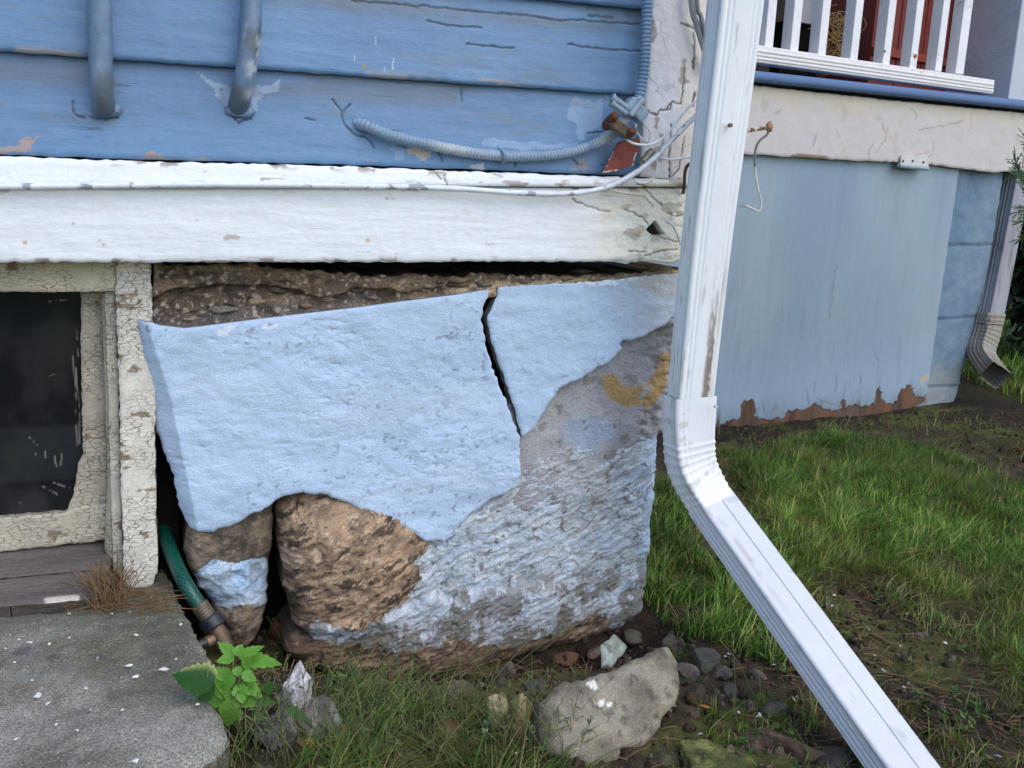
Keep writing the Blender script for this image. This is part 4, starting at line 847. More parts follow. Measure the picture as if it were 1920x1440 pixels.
# access panel with its paint peeled from the rotten bottom edge
fq = fpo(.012)
PAN = [(915, 212), (1200, 240), (1355, 255), (1800, 298), (1797, 322), (1780, 436), (1762, 560), (1747, 670), (1735, 752), (1715, 762), (1690, 775), (1665, 788), (1600, 793), (1500, 797), (1420, 806), (1360, 808), (1200, 828), (915, 864)]
PNT = [(1100, 200), (1900, 300), (1797, 500), (1735, 750), (1728, 755), (1714, 754), (1712, 738), (1700, 732), (1686, 742), (1682, 760), (1672, 770), (1660, 770), (1655, 758), (1648, 733), (1643, 738), (1640, 770), (1622, 775), (1603, 771), (1586, 778), (1584, 760), (1578, 762), (1576, 782), (1566, 786), (1542, 782), (1538, 772), (1526, 772), (1512, 780), (1495, 781), (1478, 783), (1470, 796), (1442, 801), (1424, 799), (1416, 788), (1413, 762), (1405, 757), (1390, 764), (1388, 792), (1362, 801), (1200, 822), (900, 858), (900, 180)]
PNT = [(a, b-(9 if b > 720 else 0)-(5 if 1420 < a < 1680 and b > 760 else 0)) for a, b in PNT]
pn = ragged(PX(PNT, fq), .007, .010, 5)
cq = [PX(l, fq) for l in ([(1568, 497), (1561, 530), (1558, 565), (1552, 605)], [(1567, 700), (1568, 720), (1563, 735)], [(1585, 715), (1580, 745), (1577, 760)], [(1614, 702), (1610, 730), (1602, 740)], [(1638, 653), (1645, 678)], [(1530, 748), (1580, 762)], [(1470, 775), (1530, 776)], [(1430, 752), (1432, 770)], [(1527, 715), (1524, 735)], [(1648, 715), (1648, 740)], [(1510, 728), (1516, 760)])]
def pac(u, v, d):
    c = mix(np.tile(A(128, 149, 170), (len(u), 1)), A(140, 160, 176), np.clip(.5+.8*fbm(u*3, v*1.2, None, 410, 3), 0, 1))
    c = mix(c, A(144, 168, 194), sst(.35, .05, v)*.6)
    c = mix(c, A(100, 124, 150), sst(.2, .6, fbm(u*24, v*1.3, None, 411, 4))*.12)
    for l in cq: c = mix(c, A(70, 80, 92), .75*sst(.0028, .0008, dline(u+.004*fbm(u*40, v*40, None, 5, 2), v, l)[0]+.0012*np.abs(fbm(u*60, v*60, None, 6, 2))))
    c = mix(c, A(92, 112, 132), sst(.35, .6, fbm(u*60, v*8, None, 415, 5))*sst(.0, .5, fbm(u*3, v*3, None, 416, 3)+.2)*.16); c = mix(c, A(96, 92, 84), sst(.12, .0, v+.03*fbm(u*20, v*8, None, 417, 4))*.35)
    wd = mix(np.tile(A(112, 80, 62), (len(u), 1)), A(78, 60, 50), np.clip(.5+fbm(u*30, v*6, None, 412, 4), 0, 1))
    c = mix(c, wd, ~inpoly(u, v, pn)*1.); c = mix(c, A(96, 82, 70), sst(.4, .5, fbm(u*60, v*14, None, 413, 4))*sst(.09, .02, v)*.9)
    q_ = PX([(1722, 708), (1742, 700), (1738, 712), (1726, 722)], fq); return mix(c, A(190, 176, 140), inpoly(u, v, q_)*.6)
relief('access_panel', ragged(PX(PAN, fq), .002, .02, 7), fq, .0032, lambda u, v, d: .003*inpoly(u, v, pn)+.001*fbm(u*18, v*3, None, 414, 4), pac, M['porch_paint'], porch, .02, A(90, 70, 58), .001)
pan = porch.children[-1]
# hinge, with leaf, holes and barrel
hg = bpy.data.objects.new('hinge', None); COL.objects.link(hg); hg.parent = porch; hg.location = Vector((0, 0, 0))
h0 = uz(1687, 292, .042); h1 = uz(1737, 315, .042)
pbox('leaf', h0[0], h1[0], h1[1]+.006, h0[1]+.002, .046, .050, 'cable', A(196, 196, 196), hg, .001)
for px_ in (1693, 1711, 1731):
    p = uz(px_, 302 if px_ < 1730 else 304, .05); c = PO+dP*p[0]+nP*.0515+np.array([0, 0, p[1]]); tube('screw_hole', [c-nP*.001, c+nP*.0008], .0042, M['rust'], hg, 12, .001, A(58, 48, 42), None)
a_ = uz(1684, 310, .05); b_ = uz(1738, 316, .05); tube('barrel', [PO+dP*a_[0]+nP*.052+np.array([0, 0, a_[1]]), PO+dP*b_[0]+nP*.052+np.array([0, 0, b_[1]])], .0085, M['cable'], hg, 14, .01, A(150, 166, 176), None)
# block wall beside the panel
fb = fpo(0)
BW = [(1700, 285), (1888, 300), (1883, 322), (1872, 400), (1847, 540), (1822, 640), (1800, 720), (1790, 752), (1768, 766), (1700, 790), (1650, 796)]
jt = [PX(l, fb) for l in ([(1700, 462), (1900, 458)], [(1700, 602), (1900, 590)], [(1700, 726), (1850, 722)])]
def bwm(u, v):
    m = 0*u
    for l in jt: m = np.maximum(m, sst(.009, .003, dline(u, v, l)[0]))
    return m
relief('block_wall', ragged(PX(BW, fb), .004, .02, 9), fb, .006, lambda u, v, d: .002*fbm(u*30, v*30, None, 420, 4)-.004*bwm(u, v), lambda u, v, d: mix(mix(mix(np.tile(A(98, 124, 150), (len(u), 1)), A(116, 140, 160), np.clip(.5+fbm(u*6, v*6, None, 421, 3), 0, 1)), A(150, 156, 158), sst(.22, .08, v)*.7), A(70, 92, 116), bwm(u, v)*.6), M['coat'], porch, .35, A(96, 112, 130), .004)
# deck edge, rail and balusters
z_dt = uz(1425, 137, .07)[1]; z_db = uz(1425, 159, .07)[1]
uL = uz(920, 110)[0]; uR = 3.2
def slopebox(name, pxa, pxb, pya, pyb, pya2, pyb2, o0, o1, mat, col, bev=.004):
    """a long member whose top/bottom edges pass through two seen stations"""
    a1 = uz(pxa, pya, o1); a2 = uz(pxa, pya2, o1); b1 = uz(pxb, pyb, o1); b2_ = uz(pxb, pyb2, o1)
    V = []
    for (u_, zt_, zb_) in ((a1[0], a1[1], a2[1]), (b1[0], b1[1], b2_[1])):
        for o_ in (o0, o1):
            for z_ in (zb_, zt_): V.append(PO+dP*u_+nP*o_+np.array([0, 0, z_]))
    f_ = [(0, 1, 3, 2), (4, 6, 7, 5), (0, 4, 5, 1), (2, 3, 7, 6), (0, 2, 6, 4), (1, 5, 7, 3)]
    return bevel(mk(name, V, f_, M[mat], porch, col, smooth=False), bev, 3)
slopebox('deck_edge', 915, 2400, 76, 240, 99, 254, -.05, .075, 'porch_paint', A(84, 112, 156), .012)
br_ = slopebox('bottom_rail', 915, 1866, 9, 150, 49, 177, .0, .05, 'peel_wood', A(222, 222, 226), .004)
for k in range(3):
    t_ = .28+.22*k; slopebox('rail_moulding', 1300, 1864, 66+35*t_, 150+27*t_, 66+35*t_+3.2, 150+27*t_+3, .048, .0535, 'porch_paint', A(216, 216, 220), .001)
BAL = [(1445, 45), (1493, 50), (1545, 55), (1606, 60), (1667, 65), (1718, 70), (1766, 75), (1806, 80)]
for k, (bx_, by) in enumerate(BAL+[(1396, 40), (1346, 35), (1294, 30), (1240, 25), (1184, 20), (1126, 15), (1066, 10), (1004, 5), (942, 0)]):
    u_, _ = uz(bx_, by, .03); wdt = .046 if k == 7 else .035; o_ = pbox('baluster', u_-wdt/2, u_+wdt/2, uz(bx_, by+60, .03)[1], 2.25, -.012, .032, 'peel_wood', A(222, 224, 232), None, .002)
    if k in (4, 5):
        p = uz(bx_-2 if k == 5 else bx_-8, 105 if k == 5 else 96, .033); c = PO+dP*p[0]+nP*.033+np.array([0, 0, p[1]]); tube('rusty_nail', [c, c+nP*.002], .007 if k == 5 else .004, M['rust'], o_, 10, .002, A(150, 96, 54), None)
pbox('top_rail', uL, 3.0, 2.25, 2.31, -.01, .06, 'porch_paint', A(220, 222, 228), None, .006)
pu, _ = uz(1893, 170, .06); pbox('porch_post', pu, pu+.14, uz(1893, 186, .06)[1], 3.2, -.22, .06, 'peel_wood', A(178, 186, 202), None, .004)  # white post toned grey-blue, porch shade put into its colour
pbox('porch_floor', uL, 4.2, z_db+.01, z_dt-.030, -1.6, -.05, 'weather', A(60, 58, 56), None, .0)
pbox('porch_back_wall', uL, 4.2, z_dt, 3.0, -1.7, -1.62, 'weather', A(66, 58, 52), None, 0)
pbox('unseen_porch_roof', uL-.2, 4.4, 3.1, 3.2, -1.8, .3, 'weather', A(80, 76, 72), None, 0)  # out of view, added to keep the porch interior dark
pbox('crawlspace', uL+.1, uz(1870, 400)[0]-.05, -.05, z_db, -1.4, -.36, 'dark', None, None, 0) if False else None
box('crawlspace', PO+dP*.15+nP*-.9+np.array([0, 0, .45]), (2.4, .8, .9), M['dark'], porch, [dP, nP, (0, 0, 1)], None, 0)
# things standing on the porch
def up_(px, py, off): u_, z_ = uz(px, py, off); return PO+dP*u_+nP*off+np.array([0, 0, z_])
e = empty('red_chest', up_(1735, 120, -.3), 'dark red painted wooden chest standing on the porch behind the balusters', 'chest')
ra, rb = uz(1645, 60, -.2)[0], uz(1835, 60, -.2)[0]; rz_ = z_dt+.03
nb_ = 4
for k in range(nb_):
    w_ = (rb-ra)/nb_; pbox('board', ra+w_*k+.002, ra+w_*(k+1)-.002, rz_, rz_+.60, -.24, -.22, 'redtag', A(122, 44, 34)*(1-.08*(k % 2)), e, .003)
pbox('lid', ra-.02, rb+.02, rz_+.60, rz_+.63, -.6, -.2, 'redtag', A(120, 44, 34), e, .004)
pbox('side_board', ra, ra+.02, rz_, rz_+.6, -.6, -.24, 'redtag', A(108, 40, 32), e, .002)
pbox('batten', ra, rb, rz_+.14, rz_+.17, -.218, -.205, 'redtag', A(146, 60, 44), e, .003)
e = empty('white_planter', up_(1520, 100, -.5), 'white painted box standing far back on the porch behind the balusters', 'box')
ra, rb = uz(1478, 20, -.45)[0], uz(1600, 20, -.45)[0]; q1 = uz(1500, 42, -.45)[1]
pbox('front_board', ra, rb, q1, q1+.30, -.47, -.45, 'porch_paint', A(190, 196, 206), e, .003)
pbox('base', ra, rb, rz_, q1, -.52, -.47, 'dark', None, e, 0)
pbox('corner_trim', ra-.01, ra+.03, q1-.01, q1+.3, -.455, -.44, 'porch_paint', A(200, 204, 212), e, .002)
# dry straw on the porch
rs = np.random.default_rng(12); V_, F_ = [], []
def strand(pts, r, V_, F_, n=4):
    pts = np.array(pts); T = np.gradient(pts, axis=0); b0 = len(V_)
    for i, p in enumerate(pts):
        t = T[i]/(np.linalg.norm(T[i])+1e-9); s = np.cross(t, [.3, .5, .8]); s /= np.linalg.norm(s)+1e-9; q_ = np.cross(t, s)
        for k in range(n): a = k/n*6.283; V_.append(p+(s*math.cos(a)+q_*math.sin(a))*r)
    for i in range(len(pts)-1):
        for k in range(n): F_.append((b0+i*n+k, b0+i*n+(k+1) % n, b0+(i+1)*n+(k+1) % n, b0+(i+1)*n+k))
c0 = up_(1568, 70, -.12)
for k in range(150):
    a = rs.uniform(0, 6.28); p0 = c0+dP*rs.uniform(-.06, .05)+nP*rs.uniform(-.05, .05)+np.array([0, 0, rs.uniform(-.09, .06)]); R1 = rs.uniform(.015, .05)
    strand([p0+dP*R1*math.cos(a+t)+np.array([0, 0, R1*math.sin(a+t)])+nP*.01*math.sin(3*t+a) for t in np.linspace(0, rs.uniform(1, 4), 8)], .0013, V_, F_)
tag(mk('straw', V_, F_, M['straw'], None, A(168, 142, 96)), 'tangle of dry straw behind the porch balusters', 'straw', kind='stuff')

# far downspout
ft_ = empty('downspout', up_(1850, 640, .08), 'distant grey ribbed downspout with a dirty elbow at the porch corner', 'downspout')
def upx(px, py, off): return up_(px, py, off)
seg = [upx(1911, 300, -.015), upx(1905, 330, -.015), upx(1872, 500, -.0), upx(1852, 600, .02)]
pf = spline(seg, .02); n = len(pf); s2 = [(a*1.15, b2*1.35) for a, b2 in section(WD, DP)]
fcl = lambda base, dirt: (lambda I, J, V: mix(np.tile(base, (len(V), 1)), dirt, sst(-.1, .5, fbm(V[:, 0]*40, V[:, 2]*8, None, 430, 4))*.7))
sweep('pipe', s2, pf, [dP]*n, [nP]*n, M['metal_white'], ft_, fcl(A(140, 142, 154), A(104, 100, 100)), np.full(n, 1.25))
ctrl = [upx(1855, 585, .02), upx(1848, 620, .02), upx(1838, 660, .03), upx(1846, 688, .07)+nP*.02, upx(1866, 704, .14)]
pf = spline(ctrl, .004); n = len(pf); T = np.gradient(pf, axis=0); T /= np.linalg.norm(T, axis=1)[:, None]; r = dP.copy(); RR, UU = [], []
for t in T: r = r-t*(r@t); r /= np.linalg.norm(r); RR.append(r.copy()); u_ = np.cross(r, t); UU.append(u_ if u_@nP > 0 or (u_[2] > 0) else -u_)
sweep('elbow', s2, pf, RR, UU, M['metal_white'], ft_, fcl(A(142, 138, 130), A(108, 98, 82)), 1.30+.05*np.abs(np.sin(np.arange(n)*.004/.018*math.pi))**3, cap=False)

# ================================================================== HOSE
hz_ = empty('garden_hose', atz(400, 1190, .03), 'green braided garden hose end with a brass splitter coming out beside the small boulder', 'hose')
hp = [aty(300, 965, .14), aty(314, 1015, .06), aty(332, 1062, .0), aty(352, 1102, -.04), aty(378, 1142, -.055)]
tube('hose', hp, .0108, M['hose'], hz_, 28, .004, None, None, (14, 14/(2*math.pi*.013)))
def hq(a, b2, y_): return aty(a, b2, y_)
tube('ferrule', [hq(373, 1133, -.053), hq(396, 1166, -.064)], .0128, M['brass'], hz_, 24, .001, A(120, 112, 100), helix(.0045, .06))
tube('coupling', [hq(391, 1158, -.062), hq(405, 1178, -.070)], .0180, M['rubber'], hz_, 36, .002, A(38, 40, 46), lambda L, T: np.where((L < .002) | (L > T-.002), .92, 1.))
tube('brass_body', [hq(402, 1174, -.069), hq(412, 1192, -.075), hq(424, 1218, -.085)], .0125, M['brass'], hz_, 22, .002, A(112, 98, 84), lambda L, T: 1+.12*np.exp(-((L-T*.5)/.008)**2))
tube('side_outlet', [hq(412, 1194, -.075), hq(396, 1200, -.082), hq(386, 1205, -.086)], .0085, M['brass'], hz_, 18, .002, A(138, 118, 98), None)
tube('outlet_cap', [hq(388, 1204, -.085), hq(368, 1211, -.092)], .0080, M['rubber'], hz_, 16, .002, A(46, 42, 42), lambda L, T: 1-.35*(L/T)**3)

# ================================================================== ROCKS
def stonecol(c1, c2, seed, sc_=30): 
    def f(u, v, d): return mix(mix(np.tile(c1, (len(u), 1)), c2, np.clip(.5+1.1*fbm(u*sc_, v*sc_, None, seed, 5), 0, 1)), A(70, 66, 60), sst(.45, .6, fbm(u*sc_*3, v*sc_*3, None, seed+2, 4))*.6)
    return f
def flatrock(name, pts, base, tilt, yaw, c1, c2, seed, label, thick=.05, hgt=.012, mat='stone', res=.003, chips=(), cat='rock', group=None):
    fr = frame(atg(*base), (math.cos(yaw), math.sin(yaw), 0), (-math.sin(yaw)*math.cos(tilt), math.cos(yaw)*math.cos(tilt), math.sin(tilt)))
    P = ragged(PX(pts, fr), .0022, .009, seed); cf_ = stonecol(c1, c2, seed)
    def cf2_(u, v, d):
        c = cf_(u, v, d)
        for (a, b2, r) in chips:
            p = uv_of(a, b2, fr); c = mix(c, A(228, 228, 220), .9*sst(r, r*.7, np.hypot(u-p[0], v-p[1])+.004*fbm(u*90, v*90, None, 8, 3)))
        return c
    o = relief(name, P, fr, res, lambda u, v, d: hgt*(1-np.exp(-d/.012))+.5*hgt*fbm(u*14, v*14, None, seed, 4)+.0016*fbm(u*70, v*70, None, seed+1, 4), cf2_, M[mat], None, thick, (c1+c2)*.42, .004)
    return tag(o, label, cat, group)
flatrock('rock', [(1016, 1318), (1040, 1290), (1062, 1276), (1095, 1272), (1140, 1258), (1180, 1240), (1235, 1215), (1250, 1212), (1262, 1228), (1272, 1245), (1275, 1290), (1268, 1320), (1245, 1345), (1235, 1372), (1205, 1396), (1165, 1402), (1158, 1428), (1130, 1438), (1070, 1425), (1030, 1408), (1015, 1370)],
         (1130, 1420, .004), math.radians(40), .12, A(142, 136, 122), A(108, 102, 90), 501, 'large flat grey rock leaning in the grass below the broken foundation', .06, .012, chips=((1108, 1287, .0075), (1125, 1322, .006), (1138, 1325, .004), (1200, 1314, .002)))
def rk(px, py, z_, size, seed, c, label, sub=5, planes=9, rough=.08, rz=0, sharp=16, c2=None, sc_=30, mat='stone', cat='rock', group=None, name='rock'):
    p = atg(px, py, z_); c2_ = c*.6 if c2 is None else c2
    cf_ = lambda V, W: mix(mix(np.tile(c, (len(W), 1)), c2_, np.clip(.45+1.2*fbm(W[:, 0]*sc_, W[:, 1]*sc_, W[:, 2]*sc_, seed, 5), 0, 1)), c2_*.5, sst(.35, .5, fbm(W[:, 0]*sc_*2.5, W[:, 1]*sc_*2.5, W[:, 2]*sc_*2.5, seed+3, 4))*.6)
    return tag(rock(name, p, size, M[mat], seed, c, None, sub, planes, rough, rz, sharp, cf_), label, cat, group)
rk(556, 1306, .030, (.030, .022, .050), 511, A(214, 212, 216), 'pale jagged quartz rock standing in the grass beside the green seedling', 5, 11, .14, .4, 26, A(140, 138, 146), 45)
rk(512, 1375, .010, (.024, .03, .028), 513, A(120, 116, 120), 'dark grey block lying in front of the pale jagged rock', 5, 8, .08, .8, 30, A(70, 66, 70))
rk(600, 1352, .012, (.026, .03, .026), 514, A(176, 170, 166), 'small pale lump at the right foot of the jagged quartz rock', 5, 9, .12, .2, 20, A(90, 86, 84))
rk(930, 1336, .026, (.024, .022, .036), 515, A(158, 150, 116), 'egg shaped yellowish pebble standing upright left of another by the big rock', 5, 14, .05, .3, 9, A(110, 102, 60))
rk(978, 1344, .026, (.036, .026, .034), 516, A(140, 132, 96), 'rounded mossy yellow pebble touching the big flat rock', 5, 12, .06, .3, 9, A(88, 82, 48))
rk(1263, 1210, .012, (.021, .020, .022), 517, A(104, 96, 86), 'brown angular stone behind the top corner of the big flat rock', 5, 7, .06, .5, 30)
rk(1322, 1240, .010, (.030, .024, .024), 518, A(100, 96, 90), 'dark angular stone near the slanting pipe, rightmost of three', 5, 7, .06, .9, 30)
rk(1288, 1262, .006, (.018, .022, .016), 519, A(118, 106, 98), 'small reddish grey stone between two darker angular stones', 5, 7, .06, .2, 30)
rk(1186, 1194, .006, (.028, .02, .014), 520, A(92, 88, 78), 'flat dark stone tucked against the foot of the foundation', 5, 8, .06, .4, 20)
rk(1060, 1238, -.004, (.035, .022, .016), 521, A(116, 84, 66), 'reddish brown stone in the dark hollow below the foundation', 5, 7, .05, .3, 30)
rk(1120, 1222, -.002, (.026, .014, .010), 527, A(112, 96, 82), 'slim brown stone right of the reddish one in the hollow', 5, 7, .05, .6, 30)
rk(700, 1290, -.004, (.040, .026, .018), 522, A(120, 112, 92), 'low olive stone half hidden by grass under the boulder', 5, 8, .05, .1, 20, A(80, 76, 56))
rk(850, 1300, -.002, (.036, .022, .016), 523, A(104, 98, 80), 'low flat stone behind the seeding grass at the bottom centre', 5, 8, .05, .1, 20)
rk(840, 1372, -.002, (.026, .022, .016), 524, A(128, 92, 66), 'rusty brown stone sunk in the grass at the bottom centre', 5, 8, .08, .1, 20)
rk(1330, 1440, .000, (.075, .05, .030), 525, A(124, 128, 76), 'wide moss covered rock at the bottom edge', 6, 10, .16, .1, 14, A(70, 74, 40), 40)
rk(1240, 1425, -.004, (.028, .025, .016), 528, A(96, 94, 66), 'small mossy stone between the big flat rock and the wide mossy rock', 5, 9, .12, .1, 14, A(60, 62, 40), 40)
rk(1560, 1438, -.002, (.042, .03, .024), 526, A(66, 64, 64), 'rounded black stone at the bottom edge beside the slanting pipe', 5, 9, .05, .1, 14, A(44, 42, 42))
rk(1400, 1330, -.002, (.030, .025, .014), 529, A(88, 92, 50), 'low cushion of moss over a stone left of the slanting pipe', 5, 12, .2, .1, 8, A(52, 56, 30), 60)
rk(860, 1262, -.006, (.05, .02, .02), 530, A(90, 74, 60), 'dark brown stone at the lowest point under the boulder', 5, 8, .08, .1, 18)
# rotten wood
o = rk(1490, 1408, .004, (.062, .020, .022), 545, A(98, 82, 70), 'rotten brown chunk of wood at the bottom edge beside the mossy rock', 5, 10, .10, -.95, 22, A(60, 48, 42), 34, 'weather', 'wood', None, 'driftwood')

for i_, (a, b2, sz, lab) in enumerate(((1352, 1262, .020, 'small dark angular stone just right of the trio behind the big rock'), (1300, 1300, .024, 'brown broken stone right of the big flat rock'), (1368, 1296, .018, 'small flat stone between the moss cushion and the dark angular stone'), (1420, 1268, .016, 'small lone grey stone close to the slanting pipe'), (1290, 1338, .020, 'dark stone beside the lower right side of the big flat rock'), (1000, 1290, .022, 'brown broken stone in the hollow left of the big flat rock'), (950, 1262, .026, 'dark angular stone under the middle of the boulder edge'), (780, 1296, .022, 'grey broken stone under the left half of the boulder edge'), (620, 1285, .020, 'dark broken stone just right of the jagged quartz tip'), (1455, 1335, .022, 'dark broken stone above the rotten wood'), (1410, 1400, .026, 'flat mossy broken stone left of the rotten wood'), (1210, 1190, .014, 'tiny dark stone at the foundation corner'))):
    rk(a, b2, .002, (sz, sz*.8, sz*.62), 560+i_, [A(104, 98, 90), A(92, 80, 68), A(84, 80, 76)][i_ % 3], lab, 5, 7, .07, i_*.7, 34)
# broken slate leaning on the rock
flatrock('slate', [(1128, 1208), (1152, 1190), (1170, 1200), (1180, 1212), (1166, 1228), (1150, 1250), (1132, 1252), (1130, 1236)], (1150, 1245, .01), math.radians(55), .3, A(168, 182, 176), A(128, 132, 124), 540, 'small pale green broken slate standing behind the big flat rock', .004, .002, 'chip', .0018, cat='slate')

# ------------------------------------------------------------------ paint flakes
ORD = ['nearest', 'second nearest', 'third nearest', 'fourth nearest', 'fifth nearest', 'sixth nearest', 'seventh nearest', 'eighth nearest', 'ninth nearest', 'tenth nearest', 'eleventh nearest', 'twelfth nearest', 'thirteenth nearest', 'fourteenth nearest']
LM_SLAB = [((60, 1110), 'the wooden sill'), ((200, 1110), 'the straw clump'), ((400, 1210), 'the hose fitting'), ((360, 1285), 'the big jagged leaf'), ((70, 1303), 'the largest flake on the slab'), ((260, 1428), 'the front edge of the slab'), ((20, 1400), 'the bottom left picture corner')]
LM_SOIL = [((930, 1330), 'the egg shaped pebble'), ((1145, 1330), 'the big flat rock'), ((1330, 1435), 'the wide mossy rock'), ((1150, 1220), 'the green slate'), ((1322, 1240), 'the dark angular stone'), ((1490, 1400), 'the rotten wood'), ((1560, 1140), 'the middle of the slanting pipe'), ((1660, 1270), 'the pipe in the bare soil patch'), ((1840, 1410), 'the bottom right picture corner'), ((1262, 1210), 'the brown angular stone')]
def mark_labels(spots, LM, what):
    buckets = {}
    for s_ in spots:
        d_ = [math.hypot(s_[0]-p[0], s_[1]-p[1]) for p, n_ in LM]; k_ = int(np.argmin(d_)); buckets.setdefault(k_, []).append((d_[k_], s_))
    out = {}
    for k_, L_ in buckets.items():
        for i_, (d_, s_) in enumerate(sorted(L_)): out[s_] = '%s paint flake %s to %s' % (what(s_), ORD[min(i_, 13)], LM[k_][1])
    return out
def flake(px, py, z_, r, seed, cl, label, grp, name='paint_flake', tilt=.3):
    rr = np.random.default_rng(seed); n_ = rr.integers(6, 9); p = atz(px, py, z_) if z_ > .1 else atg(px, py, z_); a = np.sort(rr.uniform(0, 6.28, n_)); R1 = r*rr.uniform(.55, 1.15, n_); el_ = rr.uniform(.5, 1)
    yaw = rr.uniform(0, 3.14); nrm = Vector((rr.normal()*tilt, rr.normal()*tilt-.15, 1)).normalized(); q_ = nrm.to_track_quat('Z', 'Y')
    top_ = [np.array(q_@Vector((R1[i]*math.cos(a[i]), R1[i]*el_*math.sin(a[i]), 0)).copy())+p for i in range(n_)]
    th = np.array(nrm)*.0011; V = top_+[t-th for t in top_]+[p+np.array(nrm)*.0008]
    f_ = [(i, (i+1) % n_, 2*n_) for i in range(n_)]+[((i+1) % n_, i, i+n_, (i+1) % n_+n_) for i in range(n_)]+[tuple(range(2*n_-1, n_-1, -1))]
    return tag(mk(name, V, f_, M['chip'], None, cl, smooth=False), label, 'paint flake', grp)
W_ = A(226, 228, 228); k = 0
named = {(307, 1252): 'white paint flake on the slab edge just left of the big jagged leaf', (242, 1246): 'white flat flake on the slab left of the one by the leaf', (70, 1303): 'largest white paint flake lying near the left of the slab', (54, 1205): 'white flake on the slab below the wooden sill at the far left', (89, 1319): 'greyish white flake on the slab right below the largest flake',
         (129, 1149): 'round white flake on the slab just below the sill', (285, 1118): 'small white flake on the slab below the window casing', (254, 1190): 'slim white sliver on the slab with a straw beside it', (254, 1268): 'pale double flake in the middle of the slab', (255, 1425): 'pale flake at the front edge of the slab'}
for (a, b2), lab in named.items():
    k += 1; flake(a, b2, SLZ+.007, {(70, 1303): .0075, (307, 1252): .0062, (242, 1246): .0052, (129, 1149): .0034}.get((a, b2), .0042), 600+k, W_*(.95 if k != 5 else .8), lab, 'white paint flakes on the slab', tilt=.12)
TS = ((92, 1207), (20, 1190), (145, 1368), (105, 1357), (183, 1233), (10, 1215), (243, 1147), (230, 1330), (370, 1320), (340, 1170), (60, 1275), (130, 1195), (36, 1198), (27, 1241), (161, 1290), (30, 1385), (255, 1385), (330, 1235), (210, 1150), (170, 1330))
TL = mark_labels(TS, LM_SLAB, lambda s_: 'tiny white')
for (a, b2) in TS:
    k += 1; flake(a, b2, SLZ+.006, rng.uniform(.0016, .0028), 600+k, W_*rng.uniform(.75, 1), TL[(a, b2)], 'tiny white flakes on the slab', tilt=.12)
gp = [(903, 1282), (912, 1355), (985, 1385), (997, 1378), (1010, 1392), (1005, 1372), (975, 1410), (985, 1398), (968, 1412), (1015, 1380), (825, 1352), (910, 1370), (870, 1198), (869, 1196), (1120, 1165), (1128, 1172), (1258, 1330), (1264, 1322), (1262, 1310), (1360, 1230), (1365, 1225), (1494, 1307), (1490, 1312), (1312, 1375), (1385, 1335), (1425, 1340),
      (1550, 1121), (1565, 1115), (1700, 1150), (1688, 1210), (1640, 1228), (1655, 1255), (1660, 1258), (1695, 1288), (1720, 1295), (1705, 1280), (1630, 1180), (1822, 1407), (1870, 1416), (1772, 1205), (1680, 1260), (1560, 1135), (1075, 1180), (1150, 1300), (1450, 1245), (1290, 1365), (1340, 1400)]
BLU = {g_: (i_*7) % 20 < 7 for i_, g_ in enumerate(gp)}
GL = mark_labels(gp, LM_SOIL, lambda s_: 'curled pale blue or white')
for (a, b2) in gp:
    k += 1; bl = BLU[(a, b2)]; flake(a, b2, .004 if a < 1300 else .007, rng.uniform(.0028, .0062), 600+k, (A(160, 184, 214) if bl else W_*rng.uniform(.85, 1)), GL[(a, b2)].replace('pale blue or white', 'pale blue' if bl else 'white'), 'blue flakes on the soil' if bl else 'white flakes on the soil', tilt=.6)
for (a, b2, r, c, lab) in ((1035, 1300, .010, A(150, 110, 60), 'brown curled dead leaf below the foundation'), (640, 1400, .012, A(150, 60, 44), 'red fallen leaf in the grass at the bottom'), (650, 1372, .010, A(160, 66, 46), 'small red fallen leaf above the larger red one'), (985, 1390, .009, A(160, 84, 54), 'orange brown dead leaf among white flakes'), (580, 1392, .009, A(190, 130, 60), 'small orange leaf in the grass near the pale rock'), (1325, 1325, .010, A(196, 130, 50), 'upright orange leaf beside the mossy rock'), (1912, 842, .014, A(170, 90, 50), 'orange fallen leaf on the dark soil at the right edge')):
    k += 1; o = flake(a, b2, .012, r, 600+k, c, lab, None, 'dead_leaf', 1.0); o['category'] = 'leaf'

# ================================================================== PLANTS
def leaf_mesh(base, tip, wid, nrm, seed, ser=7, fold=.25, curl=.15, heart=False, segs=22):
    base, tip = np.array(base), np.array(tip); ax = tip-base; L = np.linalg.norm(ax); ax /= L; nrm = np.array(nrm, float); nrm -= ax*(nrm@ax); nrm /= np.linalg.norm(nrm); sd_ = np.cross(nrm, ax)
    rr = np.random.default_rng(seed); V = []; F_ = []; C_ = []
    for i in range(segs+1):
        t = i/segs
        w_ = (math.sin(math.pi*min(1, t**.62))**.8 if heart else math.sin(math.pi*t**.75)**.9)*(1-.25*t)
        w_ = max(0, w_)*wid/2; sr = 1+(.30*(((t*ser) % 1)-.5) if .1 < t < .97 else 0)+(rr.uniform(-.04, .04))
        z_ = -curl*L*t*t
        for k_ in (-2, -1, 0, 1, 2):
            f = k_/2; ww = w_*(sr if abs(k_) == 2 else 1)
            V.append(base+ax*L*(t+(.03*abs(f) if not heart else .0))+sd_*f*ww+nrm*(z_+fold*abs(f)*ww+.02*L*math.sin(t*ser*6.28)*abs(f)*.3)); C_.append(.85 if k_ == 0 else 1)
    for i in range(segs):
        for k_ in range(4): a = i*5+k_; F_.append((a, a+1, a+6, a+5))
    return V, F_, C_
